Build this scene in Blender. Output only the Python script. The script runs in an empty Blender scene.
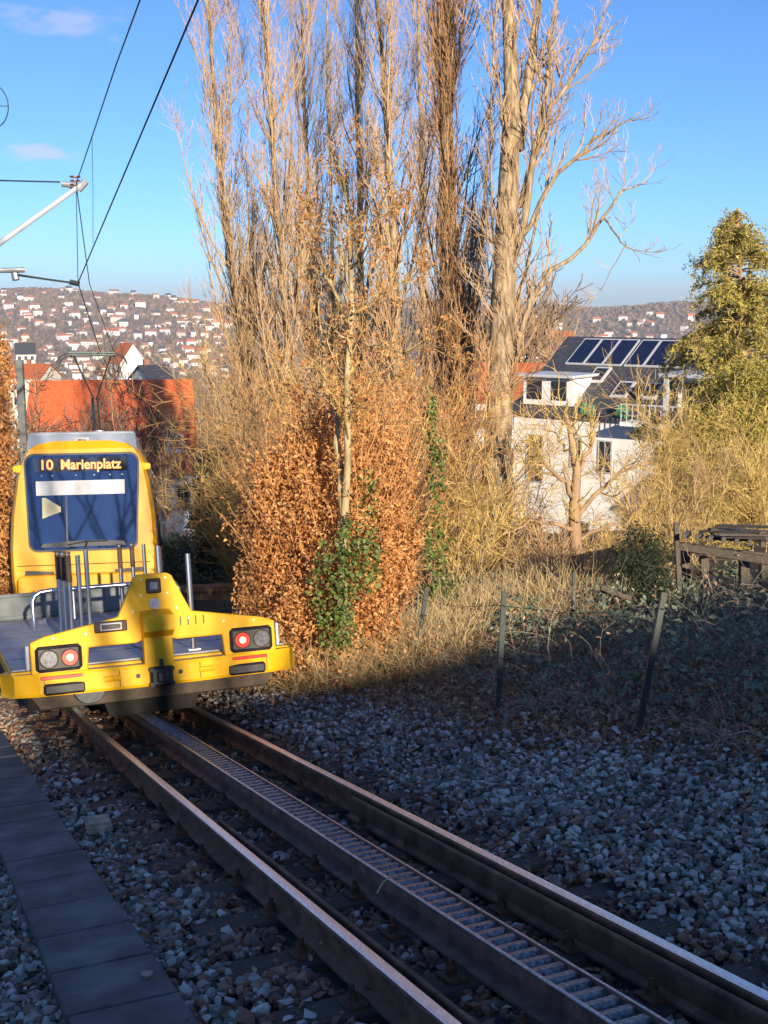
import bpy, bmesh, math, random
import numpy as np
from mathutils import Matrix, Vector

random.seed(7)
RNG = np.random.default_rng(11)
R = math.radians
scene = bpy.context.scene
COL = scene.collection

# ------------------------------------------------------------------ camera
FPX, HY = 1200.0, 300.0
PITCH = math.atan((512 - HY) / FPX)
cam_d = bpy.data.cameras.new('camera')
cam = bpy.data.objects.new('camera', cam_d)
COL.objects.link(cam)
cam_d.sensor_fit = 'VERTICAL'
cam_d.sensor_height = 36.0
cam_d.lens = FPX / 1024 * 36
cam_d.clip_start = 0.05
cam_d.clip_end = 12000
cam.rotation_euler = (R(90) - PITCH, 0, 0)
scene.camera = cam


def at(px, py, zc):
    """point seen at pixel px,py at depth zc (layout helper, metres)"""
    a = (px - 384) / FPX
    b = (512 - py) / FPX
    return np.array([a, math.cos(PITCH) + b * math.sin(PITCH), -math.sin(PITCH) + b * math.cos(PITCH)]) * zc


def project(P):
    P = np.asarray(P, float)
    zc = P[:, 1] * math.cos(PITCH) - P[:, 2] * math.sin(PITCH)
    yc = P[:, 1] * math.sin(PITCH) + P[:, 2] * math.cos(PITCH)
    zz = np.where(zc > 0.05, zc, 0.05)
    return 384 + FPX * P[:, 0] / zz, 512 - FPX * yc / zz, zc


# ------------------------------------------------------------------ track frame
TH = R(-23.3)
GRADE = 0.19
HEYE = 1.84
V0 = 2.25
DH = np.array([math.sin(TH), math.cos(TH)])
CH = np.array([math.cos(TH), -math.sin(TH)])


def uv(u, v, h=0.0):
    p = u * DH + v * CH
    return np.array([p[0], p[1], -HEYE - GRADE * u + h])


def smooth(a, b, x):
    t = np.clip((x - a) / (b - a), 0, 1)
    return t * t * (3 - 2 * t)


PROF_R = np.array([0, 70, 150, 300, 480, 700, 1100, 1500, 1900, 2300, 2700, 3100, 4000, 7000])
PROF_Z = np.array([-2, -16, -28, -40, -44, -80, -140, -142, -116, -62, 2, 6, 0, -20.])


def terrain(x, y):
    x = np.asarray(x, float); y = np.asarray(y, float)
    u = x * DH[0] + y * DH[1]
    v = x * CH[0] + y * CH[1]
    near = -HEYE - 0.20 - GRADE * u
    near = near + 0.25 * smooth(4.5, 8, v) * smooth(25, 10, np.abs(u - 8))      # low bank beside the line
    near = np.minimum(near, 9 + 0 * near)
    r = np.hypot(x, y)
    az = np.arctan2(x, y)
    far = np.interp(r, PROF_R, PROF_Z)
    crest = np.interp(az, [-1.5, -0.33, -0.24, -0.18, -0.12, 0.1, 0.3, 1.5], [12, 13, 8, -3, -12, -18, -15, 0])
    far = far + crest * smooth(1700, 2700, r) + 5 * np.sin(az * 23 + 1) * smooth(1800, 2600, r) + 3 * np.sin(az * 61) * smooth(1800, 2600, r)
    w = smooth(70, 150, r)
    back = smooth(0, -60, y)
    far = far * (1 - back) + 12 * back
    return near * (1 - w) + far * w


# ------------------------------------------------------------------ materials
def new_mat(name):
    m = bpy.data.materials.new(name)
    m.use_nodes = True
    nt = m.node_tree
    b = nt.nodes['Principled BSDF']
    return m, nt, b


def mat(name, c1, c2=None, rough=0.7, metal=0.0, scale=6.0, detail=5.0, bump=0.0, bscale=None, island=False,
        c3=None, emit=None, estr=0.0, spec=None, coat=0.0, translucent=0.0, coords='Object', stretch=None, contrast=(0.3, 0.7)):
    m, nt, b = new_mat(name)
    N, L = nt.nodes, nt.links
    b.inputs['Roughness'].default_value = rough
    b.inputs['Metallic'].default_value = metal
    if spec is not None:
        b.inputs['Specular IOR Level'].default_value = spec
    if coat:
        b.inputs['Coat Weight'].default_value = coat
        b.inputs['Coat Roughness'].default_value = 0.08
    b.inputs['Base Color'].default_value = (*c1, 1)
    col_out = None
    tc = N.new('ShaderNodeTexCoord')
    src = tc.outputs[coords]
    if stretch:
        mp = N.new('ShaderNodeMapping')
        mp.inputs['Scale'].default_value = stretch
        L.new(src, mp.inputs['Vector'])
        src = mp.outputs['Vector']
    if c2 is not None:
        nz = N.new('ShaderNodeTexNoise')
        nz.inputs['Scale'].default_value = scale
        nz.inputs['Detail'].default_value = detail
        L.new(src, nz.inputs['Vector'])
        rp = N.new('ShaderNodeValToRGB')
        rp.color_ramp.elements[0].position = contrast[0]
        rp.color_ramp.elements[1].position = contrast[1]
        rp.color_ramp.elements[0].color = (*c1, 1)
        rp.color_ramp.elements[1].color = (*c2, 1)
        if c3 is not None:
            e = rp.color_ramp.elements.new((contrast[0] + contrast[1]) / 2)
            e.color = (*c3, 1)
        if island:
            g = N.new('ShaderNodeNewGeometry')
            mx = N.new('ShaderNodeMath'); mx.operation = 'MULTIPLY_ADD'
            L.new(g.outputs['Random Per Island'], mx.inputs[0])
            mx.inputs[1].default_value = 0.75
            m2 = N.new('ShaderNodeMath'); m2.operation = 'MULTIPLY_ADD'
            L.new(nz.outputs['Fac'], m2.inputs[0]); m2.inputs[1].default_value = 0.5; m2.inputs[2].default_value = -0.12
            L.new(m2.outputs[0], mx.inputs[2])
            L.new(mx.outputs[0], rp.inputs['Fac'])
            rp.color_ramp.elements[0].position = 0.1
            rp.color_ramp.elements[len(rp.color_ramp.elements) - 1].position = 0.9
        else:
            L.new(nz.outputs['Fac'], rp.inputs['Fac'])
        col_out = rp.outputs['Color']
        L.new(col_out, b.inputs['Base Color'])
    if bump:
        n2 = N.new('ShaderNodeTexNoise')
        n2.inputs['Scale'].default_value = bscale or scale * 4
        n2.inputs['Detail'].default_value = 6
        L.new(src, n2.inputs['Vector'])
        bp = N.new('ShaderNodeBump')
        bp.inputs['Strength'].default_value = bump
        bp.inputs['Distance'].default_value = 0.02
        L.new(n2.outputs['Fac'], bp.inputs['Height'])
        L.new(bp.outputs['Normal'], b.inputs['Normal'])
    if emit is not None:
        b.inputs['Emission Color'].default_value = (*emit, 1)
        b.inputs['Emission Strength'].default_value = estr
    if translucent:
        tr = N.new('ShaderNodeBsdfTranslucent')
        if col_out is not None:
            L.new(col_out, tr.inputs['Color'])
        else:
            tr.inputs['Color'].default_value = (*c1, 1)
        mix = N.new('ShaderNodeMixShader')
        mix.inputs[0].default_value = translucent
        out = N['Material Output']
        L.new(b.outputs[0], mix.inputs[1]); L.new(tr.outputs[0], mix.inputs[2])
        L.new(mix.outputs[0], out.inputs['Surface'])
    return m


M = {}
M['ballast'] = mat('ballast_stone', (.09, .085, .08), (.62, .60, .56), .85, island=True, scale=1.2, c3=(.28, .258, .23), bump=.4, bscale=60)
M['rust_ballast'] = mat('rusty_stone', (.075, .045, .032), (.40, .24, .15), .9, island=True, scale=2, c3=(.21, .12, .08))
M['bed'] = mat('ballast_bed', (.03, .028, .027), (.10, .09, .085), .95, scale=18, bump=.8)
M['soil'] = mat('garden_soil', (.05, .035, .022), (.17, .11, .06), .95, scale=9, bump=.8, c3=(.09, .07, .035))
M['grassland'] = mat('rough_grassland', (.06, .055, .025), (.16, .13, .06), .95, scale=.7, bump=.5)
M['hill'] = mat('wooded_hillside', (.10, .075, .06), (.22, .165, .12), .95, scale=.012, c3=(.14, .105, .08))
M['litter'] = mat('dead_leaves', (.15, .075, .045), (.62, .42, .27), .8, island=True, scale=2, c3=(.38, .21, .12), translucent=.15)
M['straw'] = mat('dry_stems', (.24, .16, .07), (.60, .46, .24), .8, island=True, scale=2, c3=(.42, .30, .14))
M['deadstem'] = mat('grey_dead_stems', (.14, .11, .08), (.46, .38, .28), .85, island=True, scale=2)
M['slab'] = mat('path_concrete', (.055, .058, .062), (.20, .20, .205), .8, scale=3.5, detail=10, bump=.5, bscale=70, c3=(.105, .108, .115))
M['sleeper'] = mat('old_timber', (.035, .028, .024), (.11, .085, .07), .85, scale=9, bump=.7, stretch=(1, 12, 4))
M['railside'] = mat('rusty_steel', (.085, .042, .027), (.25, .125, .068), .75, scale=7, metal=.2, bump=.3, bscale=50)
M['railtop'] = mat('polished_railhead', (.66, .63, .62), (.86, .85, .84), .40, metal=1.0, scale=3, stretch=(30, 1, 30))
M['rack'] = mat('worn_rack_steel', (.22, .23, .26), (.50, .51, .55), .38, metal=1.0, scale=40)
M['tooth'] = mat('rack_tooth_steel', (.05, .054, .066), (.26, .28, .32), .42, metal=.9, scale=60, detail=7)
M['rackside'] = mat('rack_side_steel', (.12, .068, .052), (.30, .175, .125), .6, metal=.2, scale=9)
M['bolt'] = mat('rusty_bolt', (.05, .024, .014), (.17, .08, .038), .85, scale=30)
M['yellow'] = mat('yellow_paint', (.60, .32, .015), (.84, .455, .006), .5, scale=2.3, detail=9, coat=.05, spec=.3, c3=(.80, .42, .006), contrast=(.22, .52))
M['yellow2'] = mat('yellow_train_paint', (.52, .25, .012), (.78, .37, .006), .4, scale=1.8, detail=9, coat=.15, spec=.35, c3=(.74, .34, .006), contrast=(.22, .52))
M['steel'] = mat('brushed_steel', (.55, .55, .55), (.75, .75, .75), .28, metal=1.0, scale=12, stretch=(1, 1, .1))
M['galv'] = mat('galvanised_steel', (.42, .43, .44), (.62, .62, .62), .5, metal=.7, scale=25)
M['deck'] = mat('deck_plate', (.30, .31, .34), (.46, .47, .50), .6, metal=.1, scale=4, bump=.2, bscale=60)
M['black'] = mat('black_plastic', (.012, .012, .013), (.03, .03, .03), .5, scale=12)
M['shadeblack'] = mat('shade_black_underframe', (.008, .007, .006), (.022, .018, .015), .9, scale=6)  # near-black colour stands for the deep shade beneath the wagon
M['darkbrown'] = mat('dirty_underframe', (.035, .024, .016), (.10, .065, .04), .7, scale=6, bump=.3)
M['glassdark'] = mat('dark_window_glass', (.012, .014, .018), None, .04, spec=1.0)
M['white'] = mat('white_plate', (.50, .52, .57), (.40, .42, .47), .5, scale=6)
M['cabseat'] = mat('dim_cab_seat', (.012, .018, .035), (.02, .028, .05), .5, scale=4)
M['card'] = mat('yellowish_card', (.55, .52, .33), (.48, .46, .30), .6, scale=10)
M['red'] = mat('red_reflector', (.65, .03, .015), None, .3)
M['redlamp'] = mat('red_lamp', (.35, .008, .004), None, .3, emit=(1, .02, .006), estr=1.1)
M['redcore'] = mat('red_lamp_core', (.9, .2, .1), None, .3, emit=(1, .30, .12), estr=5)
M['lens'] = mat('clear_lamp_lens', (.42, .44, .47), (.22, .23, .25), .15, metal=.7, scale=40)
M['led'] = mat('orange_led', (.9, .25, .06), None, .5, emit=(1, .17, .04), estr=1.9)
M['roofgrey'] = mat('grey_roof_paint', (.20, .24, .31), (.28, .32, .40), .35, scale=5)
M['wire'] = mat('copper_green_wire', (.035, .05, .052), (.07, .09, .09), .5, metal=.5, scale=3)
M['mastgrey'] = mat('painted_mast', (.10, .12, .13), (.17, .19, .20), .7, scale=5)
M['insul'] = mat('brown_insulator', (.12, .035, .02), None, .3)
M['concrete'] = mat('mossy_concrete', (.22, .19, .12), (.52, .46, .32), .85, scale=14, bump=.4)
M['post'] = mat('green_fence_post', (.006, .016, .016), (.016, .035, .032), .55, scale=14)
M['wood'] = mat('weathered_wood', (.06, .05, .042), (.17, .14, .11), .85, scale=8, stretch=(3, 3, 12), bump=.5)
M['bark'] = mat('pale_bark', (.10, .066, .036), (.50, .375, .225), .9, scale=9, detail=9, bump=1.0, bscale=26, c3=(.31, .225, .13), stretch=(1.6, 1.6, .22), contrast=(.32, .66))
M['barkyoung'] = mat('yellowish_young_bark', (.22, .155, .07), (.54, .43, .23), .85, scale=10, bump=.7, c3=(.42, .325, .16), stretch=(1, 1, .4))
M['barkd'] = mat('brown_bark', (.26, .16, .085), (.48, .31, .17), .85, scale=5, bump=.8, bscale=22, stretch=(1, 1, .3))
M['twig'] = mat('poplar_twigs', (.27, .17, .09), (.58, .39, .215), .8, island=True, scale=1, c3=(.42, .275, .145))
M['twigcolumn'] = mat('column_twigs', (.17, .09, .045), (.46, .27, .125), .85, island=True, scale=1, c3=(.30, .17, .08))
M['twigorange'] = mat('orange_brown_twigs', (.27, .125, .045), (.68, .38, .14), .8, island=True, scale=1)
M['twiggold'] = mat('golden_twigs', (.19, .12, .035), (.78, .56, .20), .8, island=True, scale=1, c3=(.46, .31, .095))
M['twigdark'] = mat('dark_twigs', (.075, .05, .035), (.19, .125, .085), .85, island=True, scale=1)
M['twigfar'] = mat('far_twigs', (.16, .105, .065), (.34, .23, .14), .9, island=True, scale=1)
M['beech'] = mat('copper_beech_leaves', (.34, .12, .035), (.80, .47, .19), .7, island=True, scale=1.6, c3=(.62, .285, .085), translucent=.2)
M['orangeleaf'] = mat('clinging_orange_leaves', (.42, .17, .05), (.70, .36, .13), .7, island=True, scale=2, translucent=.25)
M['ivy'] = mat('ivy_leaves', (.035, .07, .014), (.20, .25, .055), .5, island=True, scale=2, translucent=.12)
M['bramble'] = mat('bramble_leaves', (.06, .085, .06), (.32, .34, .22), .55, island=True, scale=2, c3=(.14, .19, .125), translucent=.12)
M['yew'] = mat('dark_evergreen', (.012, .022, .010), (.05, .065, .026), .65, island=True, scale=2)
M['goldconifer'] = mat('golden_conifer', (.13, .125, .022), (.66, .54, .14), .7, island=True, scale=.8, c3=(.40, .34, .07), translucent=.15)
M['hilltree'] = mat('hill_tree_crowns', (.06, .048, .036), (.22, .145, .105), .95, island=True, scale=.02, c3=(.135, .092, .066))
M['render'] = mat('white_render', (.72, .71, .68), (.82, .81, .79), .85, scale=1.2)
M['creamwall'] = mat('cream_render', (.62, .56, .46), (.72, .66, .56), .85, scale=1.2)
M['redroof'] = mat('red_clay_tiles', (.36, .085, .028), (.56, .17, .06), .8, scale=5, c3=(.46, .12, .04), bump=.4)
M['farroof'] = mat('weathered_red_tiles', (.24, .10, .06), (.36, .17, .11), .85, scale=.2)
M['slate'] = mat('dark_slate', (.035, .04, .05), (.075, .08, .095), .55, scale=6, bump=.3)
M['solar'] = mat('solar_cells', (.008, .014, .045), (.014, .022, .06), .12, scale=3, spec=.6)
M['alu'] = mat('pale_aluminium', (.66, .67, .68), (.75, .75, .76), .45, metal=.3, scale=8)
M['farwin'] = mat('house_window_glass', (.03, .035, .045), None, .12)
M['greenawn'] = mat('green_awning', (.02, .20, .10), (.03, .26, .13), .7, scale=4)
M['brickred'] = mat('reddish_brick', (.25, .10, .06), (.36, .16, .10), .85, scale=3)
M['planks'] = mat('light_plank', (.30, .29, .28), (.46, .45, .43), .8, scale=8, stretch=(2, 14, 2), bump=.3)


def tile_mat():
    m, nt, b = new_mat('red_tiled_roof')
    N, L = nt.nodes, nt.links
    tc = N.new('ShaderNodeTexCoord')
    br = N.new('ShaderNodeTexBrick')
    br.inputs['Scale'].default_value = 2.4
    br.inputs['Color1'].default_value = (.66, .125, .035, 1)
    br.inputs['Color2'].default_value = (.74, .19, .06, 1)
    br.inputs['Mortar'].default_value = (.40, .08, .028, 1)
    br.inputs['Mortar Size'].default_value = .03
    br.inputs['Brick Width'].default_value = .26
    br.inputs['Row Height'].default_value = .30
    L.new(tc.outputs['UV'], br.inputs['Vector'])
    nz = N.new('ShaderNodeTexNoise'); nz.inputs['Scale'].default_value = 1.3
    L.new(tc.outputs['Object'], nz.inputs['Vector'])
    mx = N.new('ShaderNodeMix'); mx.data_type = 'RGBA'; mx.blend_type = 'MULTIPLY'
    mx.inputs[0].default_value = .5
    L.new(br.outputs['Color'], mx.inputs[6]); L.new(nz.outputs['Color'], mx.inputs[7])
    L.new(br.outputs['Color'], b.inputs['Base Color'])
    bp = N.new('ShaderNodeBump'); bp.inputs['Strength'].default_value = .5; bp.inputs['Distance'].default_value = .03
    L.new(br.outputs['Fac'], bp.inputs['Height']); bp.invert = True
    L.new(bp.outputs[0], b.inputs['Normal'])
    b.inputs['Roughness'].default_value = .8
    return m


M['tiles'] = tile_mat()


def windscreen_mat():
    m, nt, b = new_mat('train_windscreen')
    N, L = nt.nodes, nt.links
    b.inputs['Base Color'].default_value = (.006, .013, .036, 1)
    b.inputs['Roughness'].default_value = .25
    b.inputs['Specular IOR Level'].default_value = 0.0
    gl = N.new('ShaderNodeBsdfGlossy'); gl.inputs['Roughness'].default_value = .03
    gl.inputs['Color'].default_value = (.33, .46, .74, 1)
    mx = N.new('ShaderNodeMixShader'); mx.inputs[0].default_value = .19
    L.new(b.outputs[0], mx.inputs[1]); L.new(gl.outputs[0], mx.inputs[2])
    L.new(mx.outputs[0], N['Material Output'].inputs['Surface'])
    return m


M['screen'] = windscreen_mat()


# ------------------------------------------------------------------ mesh builders
class MB:
    """collects raw geometry; build() links it as ONE mesh object"""

    def __init__(self):
        self.v, self.f, self.n = [], [], 0

    def raw(self, verts, faces, mi=0):
        verts = np.asarray(verts, float).reshape(-1, 3)
        if isinstance(faces, np.ndarray):
            self.f.append((faces.astype(np.int64) + self.n, mi))
        else:
            by = {}
            for q in faces:
                by.setdefault(len(q), []).append(q)
            for k, lst in by.items():
                self.f.append((np.array(lst, np.int64) + self.n, mi))
        self.v.append(verts); self.n += len(verts)
        return self

    def box(self, c, s, rot=None, mi=0, bev=0.0):
        x, y, z = np.array(s, float) / 2
        if bev:
            b = bev
            P, F = [], []
            for sx in (-1, 1):
                for sy in (-1, 1):
                    for sz in (-1, 1):
                        i = len(P)
                        P += [(sx * x, sy * (y - b), sz * (z - b)), (sx * (x - b), sy * y, sz * (z - b)), (sx * (x - b), sy * (y - b), sz * z)]
                        F.append([i, i + 1, i + 2] if sx * sy * sz > 0 else [i, i + 2, i + 1])
            def idx(sx, sy, sz, k):
                return (((sx > 0) * 4 + (sy > 0) * 2 + (sz > 0)) * 3) + k
            S = (-1, 1)
            for s_ in S:
                q = [idx(s_, -1, -1, 0), idx(s_, 1, -1, 0), idx(s_, 1, 1, 0), idx(s_, -1, 1, 0)]; F.append(q if s_ > 0 else q[::-1])
                q = [idx(-1, s_, -1, 1), idx(1, s_, -1, 1), idx(1, s_, 1, 1), idx(-1, s_, 1, 1)]; F.append(q[::-1] if s_ > 0 else q)
                q = [idx(-1, -1, s_, 2), idx(1, -1, s_, 2), idx(1, 1, s_, 2), idx(-1, 1, s_, 2)]; F.append(q if s_ > 0 else q[::-1])
            for a in S:
                for b_ in S:
                    F.append([idx(a, b_, -1, 0), idx(a, b_, 1, 0), idx(a, b_, 1, 1), idx(a, b_, -1, 1)])
                    F.append([idx(a, -1, b_, 0), idx(a, 1, b_, 0), idx(a, 1, b_, 2), idx(a, -1, b_, 2)])
                    F.append([idx(-1, a, b_, 1), idx(1, a, b_, 1), idx(1, a, b_, 2), idx(-1, a, b_, 2)])
            P = np.array(P)
        else:
            P = np.array([(i, j, k) for i in (-x, x) for j in (-y, y) for k in (-z, z)])
            F = [[0, 1, 3, 2], [4, 6, 7, 5], [0, 4, 5, 1], [2, 3, 7, 6], [0, 2, 6, 4], [1, 5, 7, 3]]
        if rot is not None:
            P = P @ np.array(rot).T
        return self.raw(P + np.array(c), F, mi)

    def tube(self, pts, rad, k=8, mi=0, cap=True):
        pts = np.asarray(pts, float)
        rad = np.broadcast_to(np.asarray(rad, float), (len(pts),))
        V, Q = tubes(pts[None], rad[None], k)
        self.raw(V, Q, mi)
        if cap:
            n = len(pts)
            F = [list(range(k))[::-1], list(range((n - 1) * k, n * k))]
            self.f.append((np.array(F, np.int64) + self.n - n * k, mi))
        return self

    def prism(self, poly, y0, y1, mi=0, frame=None):
        """poly in XZ, extruded along Y"""
        k = len(poly)
        P = [(a, y0, b) for a, b in poly] + [(a, y1, b) for a, b in poly]
        F = [list(range(k)), list(range(2 * k - 1, k - 1, -1))] + [[i, i + k, (i + 1) % k + k, (i + 1) % k] for i in range(k)]
        return self.raw(P, F, mi)

    def disc(self, c, r, y0, y1, k=20, mi=0, rx=None):
        rx = rx or r
        poly = [(c[0] + rx * math.cos(2 * math.pi * i / k), c[1] + r * math.sin(2 * math.pi * i / k)) for i in range(k)]
        return self.prism(poly, y0, y1, mi)

    def build(self, name, mats, parent=None, smooth=False, loc=None, bevel=0.0, rnd=False):
        if not isinstance(mats, (list, tuple)):
            mats = [mats]
        V = np.concatenate(self.v) if self.v else np.zeros((0, 3))
        if loc is not None:
            V = V - np.asarray(loc)
        me = bpy.data.meshes.new(name)
        me.vertices.add(len(V))
        me.vertices.foreach_set('co', V.astype(np.float32).ravel())
        idx = np.concatenate([f.ravel() for f, _ in self.f])
        tot = np.concatenate([np.full(len(f), f.shape[1]) for f, _ in self.f])
        mi = np.concatenate([(m if isinstance(m, np.ndarray) else np.full(len(f), m)) for f, m in self.f])
        start = np.concatenate([[0], np.cumsum(tot)[:-1]])
        me.loops.add(len(idx)); me.polygons.add(len(tot))
        me.loops.foreach_set('vertex_index', idx.astype(np.int32))
        me.polygons.foreach_set('loop_start', start.astype(np.int32))
        me.polygons.foreach_set('material_index', mi.astype(np.int32))
        me.update(calc_edges=True)
        me.polygons.foreach_set('use_smooth', np.full(len(tot), bool(smooth)))
        for m in mats:
            me.materials.append(m)
        o = bpy.data.objects.new(name, me)
        COL.objects.link(o)
        if parent is not None:
            o.parent = parent
        if loc is not None:
            o.location = loc
        if bevel:
            md = o.modifiers.new('bevel', 'BEVEL'); md.width = bevel; md.segments = 2; md.limit_method = 'ANGLE'
        return o


def tubes(P, rad, k=3):
    """P (B,N,3), rad (B,N) -> verts, quads"""
    B, N, _ = P.shape
    T = np.gradient(P, axis=1)
    T /= np.linalg.norm(T, axis=2, keepdims=True) + 1e-9
    ref = np.where(np.abs(T[..., 2:3]) > .9, np.array([1., 0, 0]), np.array([0, 0, 1.]))
    if N > 2:   # one reference per curve keeps the rings untwisted
        mean = T.mean(axis=1, keepdims=True)
        ref = np.broadcast_to(np.where(np.abs(mean[..., 2:3]) > .8, np.array([1., .2, 0]), np.array([0, 0, 1.])), T.shape)
    A = np.cross(T, ref); A /= np.linalg.norm(A, axis=2, keepdims=True) + 1e-9
    Bn = np.cross(T, A)
    an = np.arange(k) * 2 * np.pi / k
    ring = A[:, :, None] * np.cos(an)[None, None, :, None] + Bn[:, :, None] * np.sin(an)[None, None, :, None]
    V = P[:, :, None] + ring * rad[:, :, None, None]
    i = np.arange(B)[:, None, None] * N * k + np.arange(N - 1)[None, :, None] * k
    j = np.arange(k)[None, None, :]; j2 = (j + 1) % k
    Q = np.stack([i + j, i + j2, i + k + j2, i + k + j], -1).reshape(-1, 4)
    return V.reshape(-1, 3), Q


def unit(a):
    return a / (np.linalg.norm(a, axis=-1, keepdims=True) + 1e-9)


def grow(start, d, length, n, up=0.0, wiggle=0.1, rng=RNG):
    B = len(start)
    P = np.zeros((B, n, 3)); P[:, 0] = start
    d = unit(d); st = np.asarray(length)[:, None] / (n - 1)
    for i in range(1, n):
        d = unit(d + np.array([0, 0, up]) / n + rng.normal(0, wiggle, (B, 3)))
        P[:, i] = P[:, i - 1] + d * st
    return P


def branch(P, rad, count, t0, t1, ang, ang_sd, rng=RNG, weights=None):
    """choose `count` points along the parent curves; return start, direction, local radius, t, parent length"""
    B, N, _ = P.shape
    L = np.linalg.norm(np.diff(P, axis=1), axis=2).sum(1)
    w = (L if weights is None else weights); w = w / w.sum()
    b = rng.choice(B, count, p=w)
    t = rng.uniform(t0, t1, count)
    x = t * (N - 1); i = np.minimum(x.astype(int), N - 2); fr = (x - i)[:, None]
    S = P[b, i] * (1 - fr) + P[b, i + 1] * fr
    T = unit(P[b, i + 1] - P[b, i])
    rr = rad[b, i] * (1 - fr[:, 0]) + rad[b, i + 1] * fr[:, 0]
    side = unit(np.cross(T, rng.normal(0, 1, (count, 3))))
    a = rng.normal(ang, ang_sd, count)[:, None]
    D = T * np.cos(a) + side * np.sin(a)
    return S, D, rr, t, L[b]


def taper(r0, n, tip=.25):
    return np.asarray(r0)[:, None] * np.linspace(1, tip, n)[None]


def leaf_quads(P, size, rng=RNG, aspect=.6, flat=0.0, up=None):
    """one folded-looking quad per point, random orientation"""
    n = len(P)
    a = unit(rng.normal(0, 1, (n, 3)))
    nn = unit(rng.normal(0, 1, (n, 3)) + (np.array([0, 0, flat]) if up is None else up))
    a = unit(np.cross(nn, a)); b = np.cross(nn, a)
    s = (np.asarray(size) * rng.uniform(.6, 1.3, n))[:, None]
    V = np.stack([P - a * s * .5, P + b * s * aspect * .5 + nn * s * .12, P + a * s * .5, P - b * s * aspect * .5 + nn * s * .12], 1).reshape(-1, 3)
    Q = np.arange(n * 4).reshape(n, 4)
    return V, Q


def tag(o, label=None, cat=None, group=None, kind=None):
    if label: o['label'] = label
    if cat: o['category'] = cat
    if group: o['group'] = group
    if kind: o['kind'] = kind
    return o


def empty(name, loc=(0, 0, 0), rot=None):
    o = bpy.data.objects.new(name, None)
    COL.objects.link(o)
    o.empty_display_size = .2
    if rot is not None:
        m = Matrix([[*r, 0] for r in np.array(rot)] + [[0, 0, 0, 1]])
        o.matrix_world = Matrix.Translation(Vector(loc)) @ m
    else:
        o.location = loc
    return o


def copy_tree(o, parent=None):
    c = o.copy(); COL.objects.link(c); c.parent = parent
    for ch in list(o.children):
        copy_tree(ch, c)
    return c


def text_mesh(name, body, size, material, parent, extrude=.002, offset=0.0, spacing=1.0, align='LEFT'):
    fc = bpy.data.curves.new(name, 'FONT'); fc.body = body; fc.size = size; fc.extrude = extrude; fc.offset = offset
    fc.space_character = spacing; fc.align_x = align
    t = bpy.data.objects.new(name, fc); COL.objects.link(t)
    bpy.context.view_layer.update()
    me = bpy.data.meshes.new_from_object(t.evaluated_get(bpy.context.evaluated_depsgraph_get()))
    bpy.data.objects.remove(t); bpy.data.curves.remove(fc)
    me.name = name
    me.materials.clear(); me.materials.append(material)
    o = bpy.data.objects.new(name, me); COL.objects.link(o); o.parent = parent
    return o


def frame3(heading, grade):
    d = np.array([math.sin(heading), math.cos(heading), -grade]); d /= np.linalg.norm(d)
    c = np.array([math.cos(heading), -math.sin(heading), 0.])
    n = np.cross(c, d)
    return np.stack([c, d, n], 1)      # columns: right, along, up


# ------------------------------------------------------------------ ground
def build_ground():
    rr = np.concatenate([[0.0], np.geomspace(.6, 4600, 240)])
    ang = np.linspace(-math.pi, math.pi, 421)[:-1]
    # finer towards the view
    ang = np.sign(ang) * np.pi * (np.abs(ang) / np.pi) ** 1.7
    A, B = np.meshgrid(ang, rr[1:])
    X = B * np.sin(A); Y = B * np.cos(A)
    Z = terrain(X, Y)
    n_a = len(ang)
    V = np.stack([X, Y, Z], -1).reshape(-1, 3)
    V = np.concatenate([V, [[0, 0, float(terrain(0, 0))]]])
    i = np.arange(len(rr) - 2)[:, None] * n_a + np.arange(n_a)[None]
    j = np.arange(len(rr) - 2)[:, None] * n_a + (np.arange(n_a)[None] + 1) % n_a
    Q = np.stack([i, i + n_a, j + n_a, j], -1).reshape(-1, 4)
    c = V[Q].mean(1)
    u = c[:, :2] @ DH; v = c[:, :2] @ CH; r = np.hypot(c[:, 0], c[:, 1])
    mi = np.where(r > 420, 3, np.where(r > 45, 2, 1))
    mi = np.where((r <= 45) & (v > -1.2) & (v < 4.6), 0, mi)
    mb = MB()
    mb.raw(V, np.zeros((0, 4), int))
    mb.f = [(Q, mi)]
    a = np.arange(n_a)
    fan = np.stack([np.full(n_a, len(V) - 1), a, (a + 1) % n_a], 1)
    mb.f.append((fan, 0))
    o = mb.build('ground', [M['bed'], M['soil'], M['grassland'], M['hill']], smooth=True)
    tag(o, kind='structure')


build_ground()


# ------------------------------------------------------------------ track centre line (curves right beyond the wagon)
S_PTS = []
_p = uv(-4, V0)
_h = TH
_s = -4.0
while _s < 60:
    S_PTS.append((_s, *_p, _h))
    _s += .25
    _h = TH + (R(-10.2) - TH) * float(np.clip((_s - 11) / 9, 0, 1))
    g = GRADE if _s < 20 else .17
    _p = _p + .25 * np.array([math.sin(_h), math.cos(_h), -g])
S_ARR = np.array(S_PTS)


def track(s, v=0.0, h=0.0):
    x = np.array([np.interp(s, S_ARR[:, 0], S_ARR[:, k]) for k in (1, 2, 3, 4)])
    return np.array([x[0] + v * math.cos(x[3]), x[1] - v * math.sin(x[3]), x[2] + h])


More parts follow.
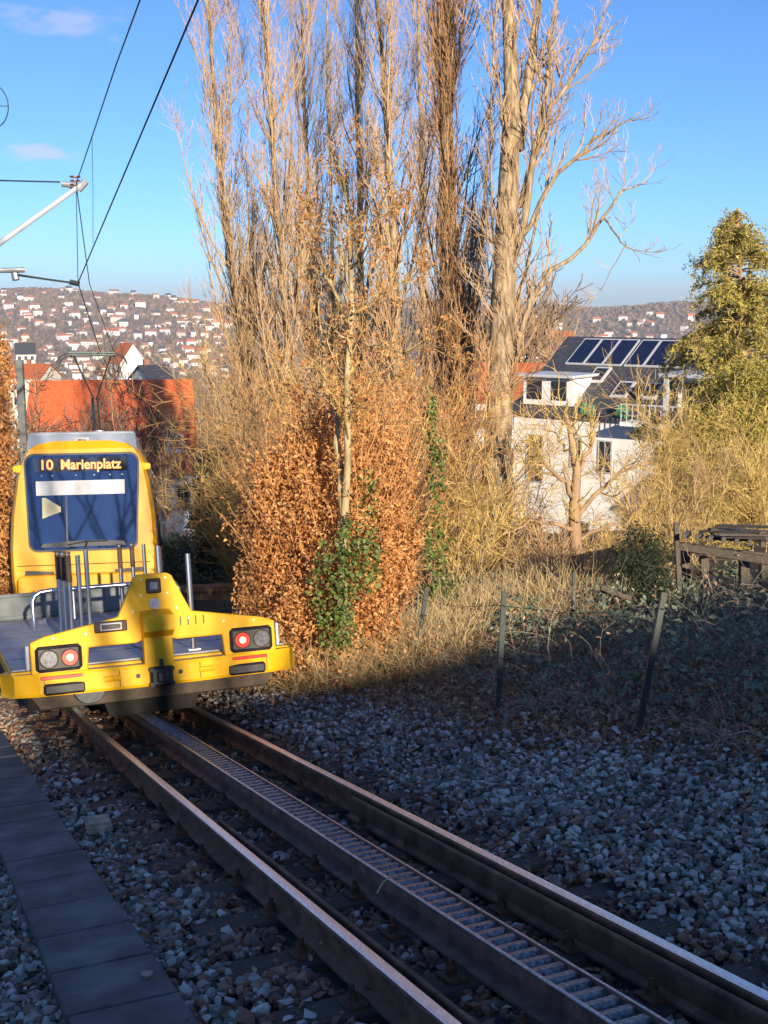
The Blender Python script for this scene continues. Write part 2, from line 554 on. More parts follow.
def sweep(profile, svals, v, mi_fn=None, name='rail', mats=None, parent=None):
    """closed profile [(dv,dh)] swept along the line"""
    k = len(profile)
    V = []
    for s in svals:
        for dv, dh in profile:
            V.append(track(s, v + dv, dh))
    F, MI = [], []
    for i in range(len(svals) - 1):
        for j in range(k):
            F.append([i * k + j, i * k + (j + 1) % k, (i + 1) * k + (j + 1) % k, (i + 1) * k + j])
            MI.append(mi_fn(j) if mi_fn else 0)
    mb = MB(); mb.raw(V, np.zeros((0, 4), int))
    mb.f = [(np.array(F), np.array(MI))]
    e = len(svals) - 1
    mb.f.append((np.array([list(range(k))[::-1], list(range(e * k, e * k + k))]), 0))
    return mb.build(name, mats, parent)


RAIL = [(-.062, -.15), (.062, -.15), (.062, -.138), (.012, -.122), (.009, -.045), (.033, -.034), (.035, -.008), (.026, -.001), (.012, .001), (-.012, .001), (-.026, -.001), (-.035, -.008), (-.033, -.034), (-.009, -.045), (-.012, -.122), (-.062, -.138)]
SV = np.concatenate([np.arange(-3, 11, .5), np.arange(11, 48, .5)])
for v, lab in ((-.52, 'running rail nearer the slab path, bright polished head on rusty web'),
               (.52, 'running rail nearer the garden fence, bright polished head on rusty web')):
    o = sweep(RAIL, SV, v, lambda j: 1 if j in (7, 8, 9) else 0, 'running_rail', [M['railside'], M['railtop']])
    tag(o, lab, 'rail', 'rails of the rack railway')
GUARD = [(-.030, -.15), (.045, -.15), (.045, -.135), (.012, -.12), (.012, -.02), (.006, -.012), (-.012, -.012), (-.016, -.02), (-.014, -.12), (-.030, -.135)]
for v, s1, sg, lab in ((-.435, 6.75, 1, 'dark rusty check bar running beside the rail nearer the path'),
                       (.435, 6.75, -1, 'dark rusty check bar running beside the rail nearer the fence')):
    prof = [(sg * a, b) for a, b in GUARD]
    if sg < 0: prof = prof[::-1]
    o = sweep(prof, np.linspace(-3, s1, 18), v, None, 'check_rail', [M['railside']])
    tag(o, lab, 'check rail', 'rails of the rack railway')

# rack: two cheeks, base and a row of cross teeth
rk = empty('rack_rail', track(-3))
tag(rk, 'steel rack with a row of shiny cross teeth along the track middle', 'rack rail')
SR = SV
inv = Vector(track(-3))


def as_part(o, parent):
    """mesh built in world coordinates becomes a child of an unrotated empty"""
    o.parent = parent
    o.location = -Vector(parent.location)
    return o


for sg in (-1, 1):
    a, b = (.070, .088)
    prof = [(sg * a, -.045), (sg * b, -.045), (sg * b, .018), (sg * (b - .004), .021), (sg * (a + .003), .021), (sg * a, .018)]
    if sg < 0: prof = prof[::-1]
    as_part(sweep(prof, SR, 0, lambda j, s_=sg: 1 if j in ((3, 2) if s_ > 0 else (1, 2)) else 0, 'cheek_plate', [M['rackside'], M['rack']]), rk)
as_part(sweep([(-.11, -.15), (.11, -.15), (.11, -.135), (.052, -.12), (.052, -.037), (-.052, -.037), (-.052, -.12), (-.11, -.135)], SR, 0, None, 'base_beam', [M['rackside']]), rk)
tm = MB()
for s in np.arange(1.8, 11.5, .092):
    hd = np.interp(s, S_ARR[:, 0], S_ARR[:, 4])
    F3 = frame3(hd, GRADE)
    c0 = track(s, 0, .0)
    pr = [(-.038, -.035), (.038, -.035), (.017, .012), (-.017, .012)]
    P = []
    for xx in (-.069, .069):
        for yy, zz in pr:
            P.append(c0 + F3 @ np.array([xx, yy, zz]))
    tm.raw(P, [[0, 1, 2, 3][::-1], [4, 5, 6, 7], [0, 1, 5, 4], [1, 2, 6, 5], [2, 3, 7, 6], [3, 0, 4, 7]])
as_part(tm.build('tooth_row', M['tooth']), rk)

# sleepers with rusty fastenings
slp = None
s = 1.7
k = 0
while s < 19:
    hd = float(np.interp(s, S_ARR[:, 0], S_ARR[:, 4]))
    rot = frame3(hd + random.uniform(-.01, .01), GRADE)
    if slp is None:
        e = empty('sleeper', track(s, 0, 0), rot)
        MB().box((0, 0, -.225), (2.0, .24, .16), bev=.012).build('timber', M['sleeper'], e)
        for x in (-.61, -.165, .165, .40, .62):
            b = MB()
            b.box((x, 0, -.137), (.09, .13, .02), bev=.004)
            b.tube([(x, .0, -.13), (x, .0, -.095)], .024, 6).tube([(x, .0, -.095), (x, .0, -.065)], .013, 6)
            b.build('bolt', M['bolt'], e)
        tag(e, 'dark weathered timber sleeper lying across the track in the ballast', 'sleeper', 'timber sleepers under the track')
        slp = e
    else:
        e = copy_tree(slp)
        e.matrix_world = Matrix.Translation(Vector(track(s, random.uniform(-.03, .03), random.uniform(-.012, .006)))) @ Matrix([[*r, 0] for r in rot] + [[0, 0, 0, 1]])
    s += .60
    k += 1

# slab path
pb = MB()
s = 1.0
pf = frame3(TH, GRADE)
while s < 22:
    ln = .495
    cpt = uv(s + ln / 2, .79, -.155 + random.uniform(-.006, .004))
    tw = random.uniform(-.006, .006)
    rot = frame3(TH + tw, GRADE + random.uniform(-.006, .006))
    pb.box(cpt, (.44 + random.uniform(0, .012), ln * 1.018 - .012, .08), rot, bev=.006)
    s += .5
o = pb.build('path', M['slab'])
tag(o, kind='structure')

# small lidded concrete block, plank, pebble, twig
o = MB().box((0, 0, 0), (.16, .26, .06), bev=.015).box((0, 0, .036), (.14, .23, .02), bev=.006).build('concrete_block', M['concrete'])
o.matrix_world = Matrix.Translation(Vector(uv(7.55, 1.21, -.13))) @ Matrix([[*r, 0] for r in frame3(TH + .1, GRADE)] + [[0, 0, 0, 1]])
tag(o, 'small mossy concrete block with a stained flat top lying in the ballast', 'concrete block')
o = MB().box((0, 0, 0), (.19, .5, .04), bev=.004).build('plank', M['planks'])
o.matrix_world = Matrix.Translation(Vector(uv(3.55, 1.42, -.12))) @ Matrix([[*r, 0] for r in frame3(TH + .75, GRADE - .02)] + [[0, 0, 0, 1]])
tag(o, 'pale grey plank lying in the ballast at the bottom edge of the view', 'plank')
bmx = bmesh.new(); bmesh.ops.create_icosphere(bmx, subdivisions=2, radius=.022)
for vv in bmx.verts: vv.co = Vector((vv.co.x * 1.3, vv.co.y, vv.co.z * .6)) * random.uniform(.9, 1.1)
me = bpy.data.meshes.new('pebble'); bmx.to_mesh(me); bmx.free(); me.materials.append(M['concrete'])
o = bpy.data.objects.new('pebble', me); COL.objects.link(o); o.location = uv(4.72, .93, -.095)
tag(o, 'single small pebble lying on the dark path slabs', 'pebble')
tw = MB()
tw.tube([at(377, 893, 4.5), at(383, 882, 4.55), at(391, 877, 4.6), at(408, 879, 4.65), at(420, 877, 4.7)], [.004, .004, .0035, .003, .001], 5)
tw.tube([at(391, 877, 4.6), at(388, 868, 4.64), at(386, 862, 4.68)], [.003, .002, .001], 5)
tag(tw.build('twig', M['straw']), 'pale forked dry twig lying between rail and rack', 'twig')


# ------------------------------------------------------------------ ballast stones
def hull_proto(rng, npt=13):
    bm = bmesh.new()
    for _ in range(npt):
        p = rng.normal(0, 1, 3); p /= np.linalg.norm(p)
        p = p * np.array([1.0, .82, .62]) * rng.uniform(.8, 1.1)
        bm.verts.new(p)
    bmesh.ops.convex_hull(bm, input=bm.verts)
    bm.verts.ensure_lookup_table()
    loose = [v for v in bm.verts if not v.link_faces]
    bmesh.ops.delete(bm, geom=loose, context='VERTS')
    bm.verts.index_update()
    V = np.array([v.co[:] for v in bm.verts]); F = np.array([[v.index for v in f.verts] for f in bm.faces if len(f.verts) == 3])
    bm.free()
    return V, F


def rand_rot(n, rng):
    q = unit(rng.normal(0, 1, (n, 4)))
    w, x, y, z = q.T
    return np.stack([np.stack([1 - 2 * (y * y + z * z), 2 * (x * y - z * w), 2 * (x * z + y * w)], -1),
                     np.stack([2 * (x * y + z * w), 1 - 2 * (x * x + z * z), 2 * (y * z - x * w)], -1),
                     np.stack([2 * (x * z - y * w), 2 * (y * z + x * w), 1 - 2 * (x * x + y * y)], -1)], 1)


def stones(name, P, size, mats, mi=None, rng=RNG):
    protos = [hull_proto(rng) for _ in range(24)]
    which = rng.integers(0, len(protos), len(P))
    Rm = rand_rot(len(P), rng)
    mb = MB()
    for k, (V, F) in enumerate(protos):
        ii = np.where(which == k)[0]
        if not len(ii): continue
        W = np.einsum('nij,vj->nvi', Rm[ii], V) * size[ii][:, None, None]
        W[..., 2] *= .8
        W = W + P[ii][:, None]
        FF = (F[None] + (np.arange(len(ii)) * len(V))[:, None, None]).reshape(-1, 3)
        n0 = mb.n
        mb.v.append(W.reshape(-1, 3)); mb.n += len(ii) * len(V)
        m = np.repeat(mi[ii] if mi is not None else np.zeros(len(ii), int), len(F))
        mb.f.append((FF + n0, m))
    return mb.build(name, mats)


def scatter_uv(n, u0, u1, v0, v1, rng=RNG, margin=520):
    u = rng.uniform(u0, u1, n); v = rng.uniform(v0, v1, n)
    P = u[:, None] * np.array([DH[0], DH[1], 0]) + v[:, None] * np.array([CH[0], CH[1], 0])
    P[:, 2] = terrain(P[:, 0], P[:, 1])
    x, y, zc = project(P)
    ok = (x > -margin) & (x < 768 + margin) & (y < 1024 + margin) & (zc > .5)
    return P[ok], u[ok], v[ok]


P1, u1, v1 = scatter_uv(60000, 1.0, 7.5, -1.6, 6.8)
P2, u2, v2 = scatter_uv(26000, 7.5, 15, -1.0, 5.6)
P = np.concatenate([P1, P2]); u = np.concatenate([u1, u2]); v = np.concatenate([v1, v2])
lim = np.interp(u, [1.5, 5, 9, 12, 15], [6.4, 5.5, 4.45, 3.85, 3.4]) + RNG.normal(0, .40, len(u))
ok = (v < lim) & ~((v > .585) & (v < .995))
P, u, v = P[ok], u[ok], v[ok]
sz = RNG.uniform(.019, .044, len(P)) * np.where(u > 8, 1.05, 1.0) * np.where(v > 3, .88, 1.0) * np.where(RNG.random(len(P)) < .06, 1.35, 1)
drail = np.minimum(np.abs(v - (V0 - .52)), np.abs(v - (V0 + .52)))
drack = np.abs(v - V0)
near_r = np.minimum(drail, drack + .05)
heap = .03 * np.exp(-((v - 1.35) / .25) ** 2) + .05 * smooth(2.95, 3.3, v)
P[:, 2] += RNG.uniform(-.012, .030, len(P)) + heap
ok = (near_r > .075) | (RNG.random(len(P)) < .12)
P, u, v, sz, near_r = P[ok], u[ok], v[ok], sz[ok], near_r[ok]
P[:, 2] -= .03 * (near_r < .12)
sz = sz * np.where((v > 1.8) & (v < 2.7), .92, 1)
rusty = (RNG.random(len(P)) < np.interp(near_r, [.08, .26, .5, .8], [.95, .78, .42, .20])).astype(int)
sidx = np.abs(((u - 1.7 + .3) % .6) - .3)
ok = ~((sidx < .115) & (v > 1.28) & (v < 3.3) & (RNG.random(len(u)) < np.where(v < 1.75, .88, .7)))
P, u, v, sz, rusty = P[ok], u[ok], v[ok], sz[ok], rusty[ok]
tag(stones('gravel', P, sz, [M['ballast'], M['rust_ballast']], rusty), kind='stuff')

# ------------------------------------------------------------------ leaf litter and fallen stems
Pl, ul, vl = scatter_uv(34000, 3.5, 16, 2.9, 7.5)
lim = np.interp(ul, [1.5, 5, 9, 12, 15], [6.2, 5.2, 4.1, 3.5, 3.0])
ok = (vl > lim + .1 + RNG.normal(0, .62, len(vl))) | (RNG.random(len(vl)) < .05)
Pl = Pl[ok]
Pb, ub, vb = scatter_uv(12000, 9.9, 19, -1.2, 1.75)
ok = (RNG.random(len(ub)) < .9) & (vb < 1.5)
Pb = Pb[ok]
Pm, um, vm = scatter_uv(2600, 2, 10, -.6, 4.5)
Pm[:, 2] += .035
Pm = Pm[~((vm > .57) & (vm < 1.0)) | (RNG.random(len(vm)) < .25)]
Pt = np.concatenate([Pl, Pb, Pm[:700]])
Pt[:, 2] += RNG.uniform(.01, .06, len(Pt))
lsz = np.full(len(Pt), .068); lsz[-700:] = .038
lm = MB(); lm.raw(*leaf_quads(Pt, lsz, flat=1.2, aspect=.55))
tag(lm.build('leaf_litter', M['litter']), kind='stuff')


def stems(P, length, up, radius, n=6, wig=.18, dirs=None, tip=.2, kk=3):
    d = RNG.normal(0, 1, (len(P), 3)) if dirs is None else dirs
    d = d * np.array([1, 1, .3]) + np.array([0, 0, up])
    C = grow(P, d, length, n, -.8, wig)
    return tubes(C, taper(np.full(len(P), radius) if np.isscalar(radius) else radius, n, tip), kk)


Pd, ud, vd = scatter_uv(5200, 4, 16, 3.6, 8.5)
lim = np.interp(ud, [1.5, 5, 9, 12, 15], [5.9, 5.4, 4.7, 4.3, 3.9])
Pd = Pd[vd > lim]
sm = MB()
sm.raw(*stems(Pd, RNG.uniform(.15, .5, len(Pd)), .15, .0032))
tag(sm.build('fallen_stems', M['deadstem']), kind='stuff')


# ------------------------------------------------------------------ bicycle wagon pushed in front of the train
def build_wagon():
    W = empty('bicycle_wagon', uv(10.3, V0), frame3(R(-20.6), GRADE))
    tag(W, 'yellow flat bicycle wagon with steel posts and lit red lamps before the train', 'rail wagon')
    L = 7.0
    # platform
    MB().prism([(-1.27, .50), (1.27, .50), (1.27, .60), (-1.27, .60)], .14, L).build('platform_frame', M['yellow'], W, bevel=.01)
    MB().box((0, L / 2 + .1, .608), (2.50, L - .25, .012)).build('deck', M['deck'], W)
    dk = MB()
    for i in range(5):
        dk.box((0, 1.2 + i * 1.25, .6155), (2.4, .014, .004))
    dk.box((0, 3.3, .6165), (.014, 6.0, .006)).build('deck_seam', M['darkbrown'], W)
    # bumper: curved band with three facets
    out = [(-1.36, .30), (-1.26, .06), (-1.05, -.02), (-.3, -.10), (.3, -.10), (1.05, -.02), (1.26, .06), (1.36, .30)]
    V, F = [], []
    for (x, y) in out:
        V += [(x, y, .385), (x * .99, y - .012, .41), (x * .99, y - .012, .56), (x, y, .585), (x * .95, y + .16, .585), (x * .95, y + .16, .385)]
    n = len(out)
    for i in range(n - 1):
        for j in range(6):
            F.append([i * 6 + j, (i + 1) * 6 + j, (i + 1) * 6 + (j + 1) % 6, i * 6 + (j + 1) % 6])
    F += [[0, 1, 2, 3, 4, 5], [(n - 1) * 6 + j for j in (5, 4, 3, 2, 1, 0)]]
    bump = MB().raw(V, F).build('bumper', M['yellow'], W)
    for x in (-.83, .80):
        MB().box((x, -.055, .445), (.36, .06, .10), bev=.02).build('rubber_pad', M['black'], bump)
        MB().box((x, -.062, .548), (.40, .02, .03), bev=.004).build('reflector_strip', M['red'], bump)
    for x in (-.42, .42):
        MB().tube([(x - .07, -.11, .49), (x + .07, -.11, .49)], .025, 8).box((x, -.1, .49), (.16, .03, .03)).build('tow_eye', M['yellow'], bump)
    MB().disc((.18, .49), .022, -.118, -.10, 10).disc((-.2, .49), .022, -.118, -.10, 10).build('bolt_hole', M['black'], bump)
    # front plate: two lamp pods, sloping wings, raised middle
    outer = [(-1.10, .575), (-1.10, .86), (-.98, .905), (-.33, 1.02), (-.17, 1.36), (-.13, 1.385), (.13, 1.385), (.17, 1.36), (.33, 1.02), (.98, .905), (1.10, .86), (1.10, .575),
             (.62, .575), (.60, .775), (.18, .775), (.14, .79), (-.14, .79), (-.18, .775), (-.60, .775), (-.62, .575)]
    MB().prism(outer, -.02, .07).build('front_plate', M['yellow'], W, bevel=.012)
    sc_b = MB()
    for x, z in [(sx * a, b) for sx in (-1, 1) for a, b in ((1.03, .62), (.70, .62), (1.03, .80), (.70, .80), (.62, .90), (.30, .96), (.90, .885), (.12, 1.20), (.20, 1.06), (.11, 1.34))]:
        sc_b.disc((x, z), .010, -.028, -.018, 8)
    sc_b.build('screw_heads', M['galv'], W)
    sm_ = MB()
    for x in (-.36, .36, -1.0, 1.0):
        sm_.box((x, -.113 if abs(x) < .5 else -.034, .485), (.006, .012, .145))
    sm_.build('panel_seam', M['black'], bump)
    # centre column with chamfered head
    MB().prism([(-.13, .40), (.13, .40), (.13, 1.0), (-.13, 1.0)], -.10, .0).build('centre_column', M['yellow'], W, bevel=.01)
    MB().raw([(-.135, -.10, .82), (.135, -.10, .82), (.135, -.22, .88), (-.135, -.22, .88), (-.135, -.22, 1.02), (.135, -.22, 1.02), (.135, -.02, 1.06), (-.135, -.02, 1.06), (-.135, -.02, .80), (.135, -.02, .80)],
             [[0, 1, 2, 3], [3, 2, 5, 4], [4, 5, 6, 7], [1, 9, 6, 5, 2], [8, 0, 3, 4, 7], [8, 9, 1, 0]]).build('column_head', M['yellow'], W, bevel=.006)
    cp = MB().box((0, -.16, .475), (.20, .10, .17), bev=.02).box((0, -.22, .475), (.10, .06, .10), bev=.015)
    for a in (-1, 1):
        for b in (-1, 1):
            cp.tube([(a * .09, -.22, .475 + b * .065), (a * .09, -.15, .475 + b * .065)], .022, 8)
    cp.tube([(0, -.2, .56), (0, -.2, .63)], .02, 8)
    cp.build('coupling', M['black'], W)
    # lamp clusters
    for sx in (-1, 1):
        cx, cz = sx * .865, .71
        MB().box((cx, -.028, cz), (.40, .035, .23), bev=.03).build('lamp_housing', M['black'], W)
        lx, rx = (cx - .085, cx + .095)
        if sx > 0: lx, rx = (cx + .095, cx - .085)
        MB().disc((lx, cz), .072, -.062, -.04, 24).build('headlight', M['lens'], W)
        t = MB().disc((rx, cz), .066, -.060, -.04, 24).build('tail_lamp', M['redlamp'], W)
        MB().disc((rx, cz), .030, -.068, -.058, 16).build('bulb', M['redcore'], t)
        ring = MB()
        for q, rr_ in ((lx, .078), (rx, .072)):
            an = np.linspace(0, 2 * np.pi, 25)
            ring.tube(np.stack([q + rr_ * np.cos(an), np.full(25, -.052), cz + rr_ * np.sin(an)], 1), .007, 6)
        ring.build('lamp_bezel', M['darkbrown'], W)
        MB().box((sx * 1.125, .02, .73), (.035, .06, .22), bev=.01).build('side_marker', M['white'] if sx < 0 else M['galv'], W)
    # badges on the plate
    bx = MB().box((-.40, -.03, .945), (.29, .02, .10), bev=.01).build('camera_window', M['darkbrown'], W)
    MB().box((-.40, -.045, .945), (.19, .014, .065), bev=.004).build('window_rim', M['white'], bx)
    MB().box((-.40, -.056, .945), (.165, .014, .042), bev=.003).build('lens_glass', M['black'], bx)
    bx = MB().box((0, -.03, 1.275), (.135, .02, .135), bev=.012).build('badge', M['darkbrown'], W)
    MB().box((0, -.044, 1.275), (.075, .012, .075), bev=.008).build('badge_face', M['roofgrey'], bx)
    MB().disc((0, 1.115), .05, -.045, -.02, 20).build('round_emblem', M['white'], W)
    em = MB()
    em.tube([(-.022, -.049, 1.09), (-.006, -.049, 1.14)], .006, 6).tube([(.022, -.049, 1.09), (.004, -.049, 1.116), (.022, -.049, 1.14)], .006, 6)
    em.build('emblem_mark', M['galv'], W)
    t = text_mesh('number', '1111', .125, M['black'], W, spacing=1.25, align='CENTER')
    t.location = (.33, -.024, .893); t.rotation_euler = (R(90), 0, 0); t.scale = (.9, 1, 1)
    # underframe and wheels
    MB().prism([(-1.03, .25), (1.03, .25), (1.12, .384), (-1.12, .384)], .16, .24).build('skirt', M['darkbrown'], W)
    MB().prism([(-.40, .07), (.40, .07), (.44, .20), (1.12, .20), (1.12, .5), (-1.12, .5), (-1.12, .20), (-.44, .20)], .45, L - .3).build('underframe', M['shadeblack'], W)  # hangs low and painted near-black to give the dark shade under the wagon
    for y in (1.5, L - 1.4):
        for x in (-.56, .56):
            w = MB()
            an = np.linspace(0, 2 * np.pi, 33)[:-1]
            k = 32
            prof = [(-.05, .30), (-.05, .33), (.02, .33), (.03, .35), (.055, .345), (.055, .26)]
            V = [(x + (a if x < 0 else -a), y + .35 + rr_ * math.cos(t_), .33 + rr_ * math.sin(t_)) for a, rr_ in prof for t_ in an]
            F = [[i * k + j, i * k + (j + 1) % k, (i + 1) * k + (j + 1) % k, (i + 1) * k + j] for i in range(len(prof) - 1) for j in range(k)]
            F += [list(range(k)), list(range((len(prof) - 1) * k, len(prof) * k))]
            w.raw(V, F)
            w.build('wheel', M['galv'], W)
    # silver sandbox disc hanging under the bumper
    MB().disc((-.61, .415), .145, .02, .10, 24).build('buffer_disc', M['slate'], W, bevel=.01)
    # rear board with lattice and yellow corners
    rb = MB().box((0, L - .05, .80), (2.2, .05, .36), bev=.006).build('rear_board', M['mastgrey'], W)
    MB().box((0, L - .08, .97), (2.24, .05, .05), bev=.005).box((0, L - .08, .66), (2.24, .05, .04), bev=.005).build('board_rail', M['mastgrey'], rb)
    for x in (-1.2, 1.2):
        MB().box((x, L - .1, .78), (.14, .35, .38), bev=.015).build('corner_block', M['yellow'], W)
    # bike posts
    def post(x, y, h, top=True):
        m = MB().tube([(x, y, .61), (x, y, .61 + h)], .026, 10)
        m.box((x, y, .62), (.12, .12, .02), bev=.004)
        p = m.build('bike_post', M['steel'], W, smooth=False)
        if top:
            MB().tube([(x, y, .61 + h), (x, y, .61 + h + .015)], .034, 10).tube([(x, y, .61 + h - .3), (x, y, .61 + h - .02)], .031, 10).build('grip_sleeve', M['darkbrown'], p)
        return p
    for (x, y, h, tp) in ((-.55, 1.9, .98, 1), (-.55, 2.5, .98, 1), (-.55, 3.1, .98, 1), (-.42, 2.2, .95, 0), (-.30, 2.5, 1.0, 0), (.35, 4.6, 1.0, 1), (.55, 4.9, 1.0, 1), (.75, 5.2, .98, 0), (.42, .45, .92, 0), (.30, 1.4, 1.0, 0), (.36, 1.7, .98, 0)):
        post(x, y, h, tp)
    # hoop railing across the platform
    pts = [(-.78, 4.2, .61), (-.78, 4.2, 1.0), (-.75, 4.2, 1.07), (-.68, 4.2, 1.11), (-.55, 4.2, 1.12), (.1, 4.2, 1.12), (.85, 4.2, 1.12), (.95, 4.2, 1.09), (1.0, 4.2, 1.02), (1.0, 4.2, .61)]
    rl = MB().tube(pts, .03, 10).build('hoop_rail', M['steel'], W, smooth=True)
    MB().box((-.35, 4.25, .92), (.16, .03, .36), bev=.01).box((.45, 4.25, .92), (.16, .03, .36), bev=.01).build('wheel_plate', M['galv'], rl)
    hp = [(-1.02, .35, .61), (-1.02, .35, .75)]
    return W


build_wagon()


# ------------------------------------------------------------------ the rack train
def build_train():
    T = empty('rack_train', track(20.0, -.17), frame3(R(-10.2), .17))
    tag(T, 'yellow rack railway train with blue windscreen behind the bicycle wagon', 'train')
    Ln = 19.5
    sec = [(.30, 1.10), (.55, 1.20), (1.0, 1.27), (1.5, 1.28), (2.1, 1.25), (2.7, 1.16), (3.05, 1.06), (3.22, .96), (3.31, .80), (3.36, .5)]

    def hw(z):
        return float(np.interp(z, [a for a, _ in sec], [b for _, b in sec]))

    def nose(y):
        return float(np.interp(y, [0, .12, .4, 1.0, 1.8], [.90, .945, .97, .99, 1.0]))

    ys = [0, .05, .12, .25, .4, .7, 1.0, 1.4, 1.8, 3, 6, 9, 12, 15, 18, Ln]
    ring = [(-w, z) for z, w in sec] + [(w, z) for z, w in sec[::-1]]
    k = len(ring)

    def yoff(z):
        return float(np.interp(z, [.3, .6, 1.2, 1.5, 3.2, 3.4], [.12, .02, -.02, .0, .15, .24]))

    V = []
    for y in ys:
        f = nose(y)
        ease = max(0, 1 - y / 1.8)
        for x, z in ring:
            V.append((x * f, y + yoff(z) * ease, z))
    F = [[i * k + j, (i + 1) * k + j, (i + 1) * k + (j + 1) % k, i * k + (j + 1) % k] for i in range(len(ys) - 1) for j in range(k)]
    h = len(sec)
    for e, i in ((0, 0), (1, len(ys) - 1)):
        for j in range(h - 1):
            q = [i * k + j, i * k + j + 1, i * k + k - 2 - j, i * k + k - 1 - j]
            F.append(q[::-1] if e else q)
    body = MB().raw(V, F).build('body', M['yellow2'], T)
    # windscreen: rounded pane standing proud of the face, black seal behind
    def pane(hw_t, hw_b, z0, z1, rad, off, mi_name, nm, y_extra=0):
        pts = []
        for (cx, cz, a0) in ((hw_b - rad, z0 + rad, -90), (hw_t - rad, z1 - rad, 0), (-(hw_t - rad), z1 - rad, 90), (-(hw_b - rad), z0 + rad, 180)):
            for a in range(0, 91, 15):
                pts.append((cx + rad * math.cos(R(a0 + a)), cz + rad * math.sin(R(a0 + a))))
        n = len(pts)
        def bow(x): return 0.0
        V = [(x, yoff(z) - off + bow(x) + y_extra, z) for x, z in pts] + [(x, yoff(z) + .05, z) for x, z in pts]
        cen = len(V)
        V.append((0, yoff((z0 + z1) / 2) - off, (z0 + z1) / 2))
        F = [[cen, i, (i + 1) % n] for i in range(n)] + [[i, i + n, (i + 1) % n + n, (i + 1) % n] for i in range(n)]
        return MB().raw(V, F).build(nm, M[mi_name], body)
    pane(.955, .90, 1.49, 3.15, .16, .03, 'black', 'windscreen_seal')
    ws = pane(.925, .87, 1.525, 3.115, .14, .052, 'screen', 'windscreen')
    yo = lambda z: yoff(z) - .060
    # display box and orange text
    MB().prism([(-.78, 2.83), (.74, 2.83), (.76, 3.07), (-.80, 3.07)], yo(2.95) - .006, yo(2.95) + .02).build('display_panel', M['glassdark'], body)
    for txt, x, w in (('10', -.70, .19), ('Marienplatz', -.35, .99)):
        t = text_mesh('display_text', txt, .235, M['led'], body, offset=.004)
        bpy.context.view_layer.update()
        sx = w / max(t.dimensions.x, .01)
        t.location = (x, yo(2.95) - .014, 2.875)
        t.rotation_euler = (R(90), 0, 0); t.scale = (sx, 1, 1)
    # white paper board, card, wiper
    def flat(poly, z, mn, nm, e=.004):
        return MB().prism(poly, yo(z) - e, yo(z) + .012).build(nm, M[mn], body)
    flat([(-.755, 2.44), (.70, 2.44), (.70, 2.68), (-.755, 2.68)], 2.56, 'white', 'notice_board', .012)
    flat([(-.16, 2.445), (.16, 2.445), (.14, 2.675), (-.14, 2.675)], 2.56, 'deck', 'notice_gap', .018)
    flat([(-.66, 2.05), (-.36, 2.16), (-.36, 2.24), (-.60, 2.40), (-.66, 2.40)], 2.2, 'card', 'triangle_card', .012)
    MB().tube([(-.26, yo(1.58) - .01, 1.60), (.05, yo(1.62) - .03, 1.655), (.40, yo(1.6) - .01, 1.65)], .012, 6).tube([(.02, yo(1.5) - .02, 1.53), (.06, yo(1.62) - .03, 1.655)], .02, 6).build('wiper', M['black'], body)
    MB().box((-.27, yo(2.3) + .012, 2.3), (.022, .02, 1.5), rot=Matrix.Rotation(-.14, 3, 'X')).build('cab_post', M['black'], body)
    for x in (-.66, -.48, -.1, .2, .46, .66):
        MB().tube([(x, yo(2.77), 2.77), (x, yo(2.77) - .012, 2.77)], .014, 8).build('marker_lamp', M['lens'], body)
    sm_ = MB()
    sm_.tube([(-1.09, yoff(1.26) - .003, 1.27), (1.09, yoff(1.26) - .003, 1.27)], .006, 4)
    sm_.build('panel_seam', M['darkbrown'], body)
    # dim cab seen through the lower part of the windscreen
    flat([(-.70, 1.57), (.70, 1.57), (.66, 1.64), (.3, 1.67), (-.3, 1.66), (-.66, 1.63)], 1.6, 'cabseat', 'dashboard', .002)
    # lower front: lamps slots and apron
    for sx in (-1, 1):
        MB().prism([(sx * .98, 1.06), (sx * .50, 1.08), (sx * .50, 1.16), (sx * .96, 1.19)][::sx], -.04, .1).build('light_slot', M['black'], body)
    MB().prism([(-1.06, .35), (1.06, .35), (1.06, 1.08), (.98, 1.12), (-.98, 1.12), (-1.06, 1.08)], -.34, .08).build('apron', M['yellow2'], T, bevel=.03)
    for x in (-.52, .52):
        MB().disc((x, .78), .13, -.40, -.33, 20).build('buffer_pad', M['darkbrown'], T)
    # corner lamps
    for sx in (-1, 1):
        MB().prism([(sx * .98, 2.82), (sx * 1.14, 2.85), (sx * 1.14, 2.95), (sx * .98, 2.97)][::sx], .14, .38).build('side_indicator', M['yellow'], body, bevel=.02)
    # side windows and doors as bands following the body section
    def band(y0, y1, z0, z1, sx, mn, nm, off=.012, n=5):
        V, F = [], []
        for y in np.linspace(y0, y1, n):
            for z in np.linspace(z0, z1, 5):
                ease = max(0, 1 - y / 1.8)
                V.append((sx * (hw(z) * nose(y) + off), y + yoff(z) * ease, z))
            for z in np.linspace(z1, z0, 5):
                ease = max(0, 1 - y / 1.8)
                V.append((sx * (hw(z) * nose(y) - .02), y + yoff(z) * ease, z))
        kk = 10
        for i in range(n - 1):
            for j in range(kk):
                F.append([i * kk + j, i * kk + (j + 1) % kk, (i + 1) * kk + (j + 1) % kk, (i + 1) * kk + j])
        F += [list(range(kk)), list(range((n - 1) * kk, n * kk))]
        return MB().raw(V, F).build(nm, M[mn], body)
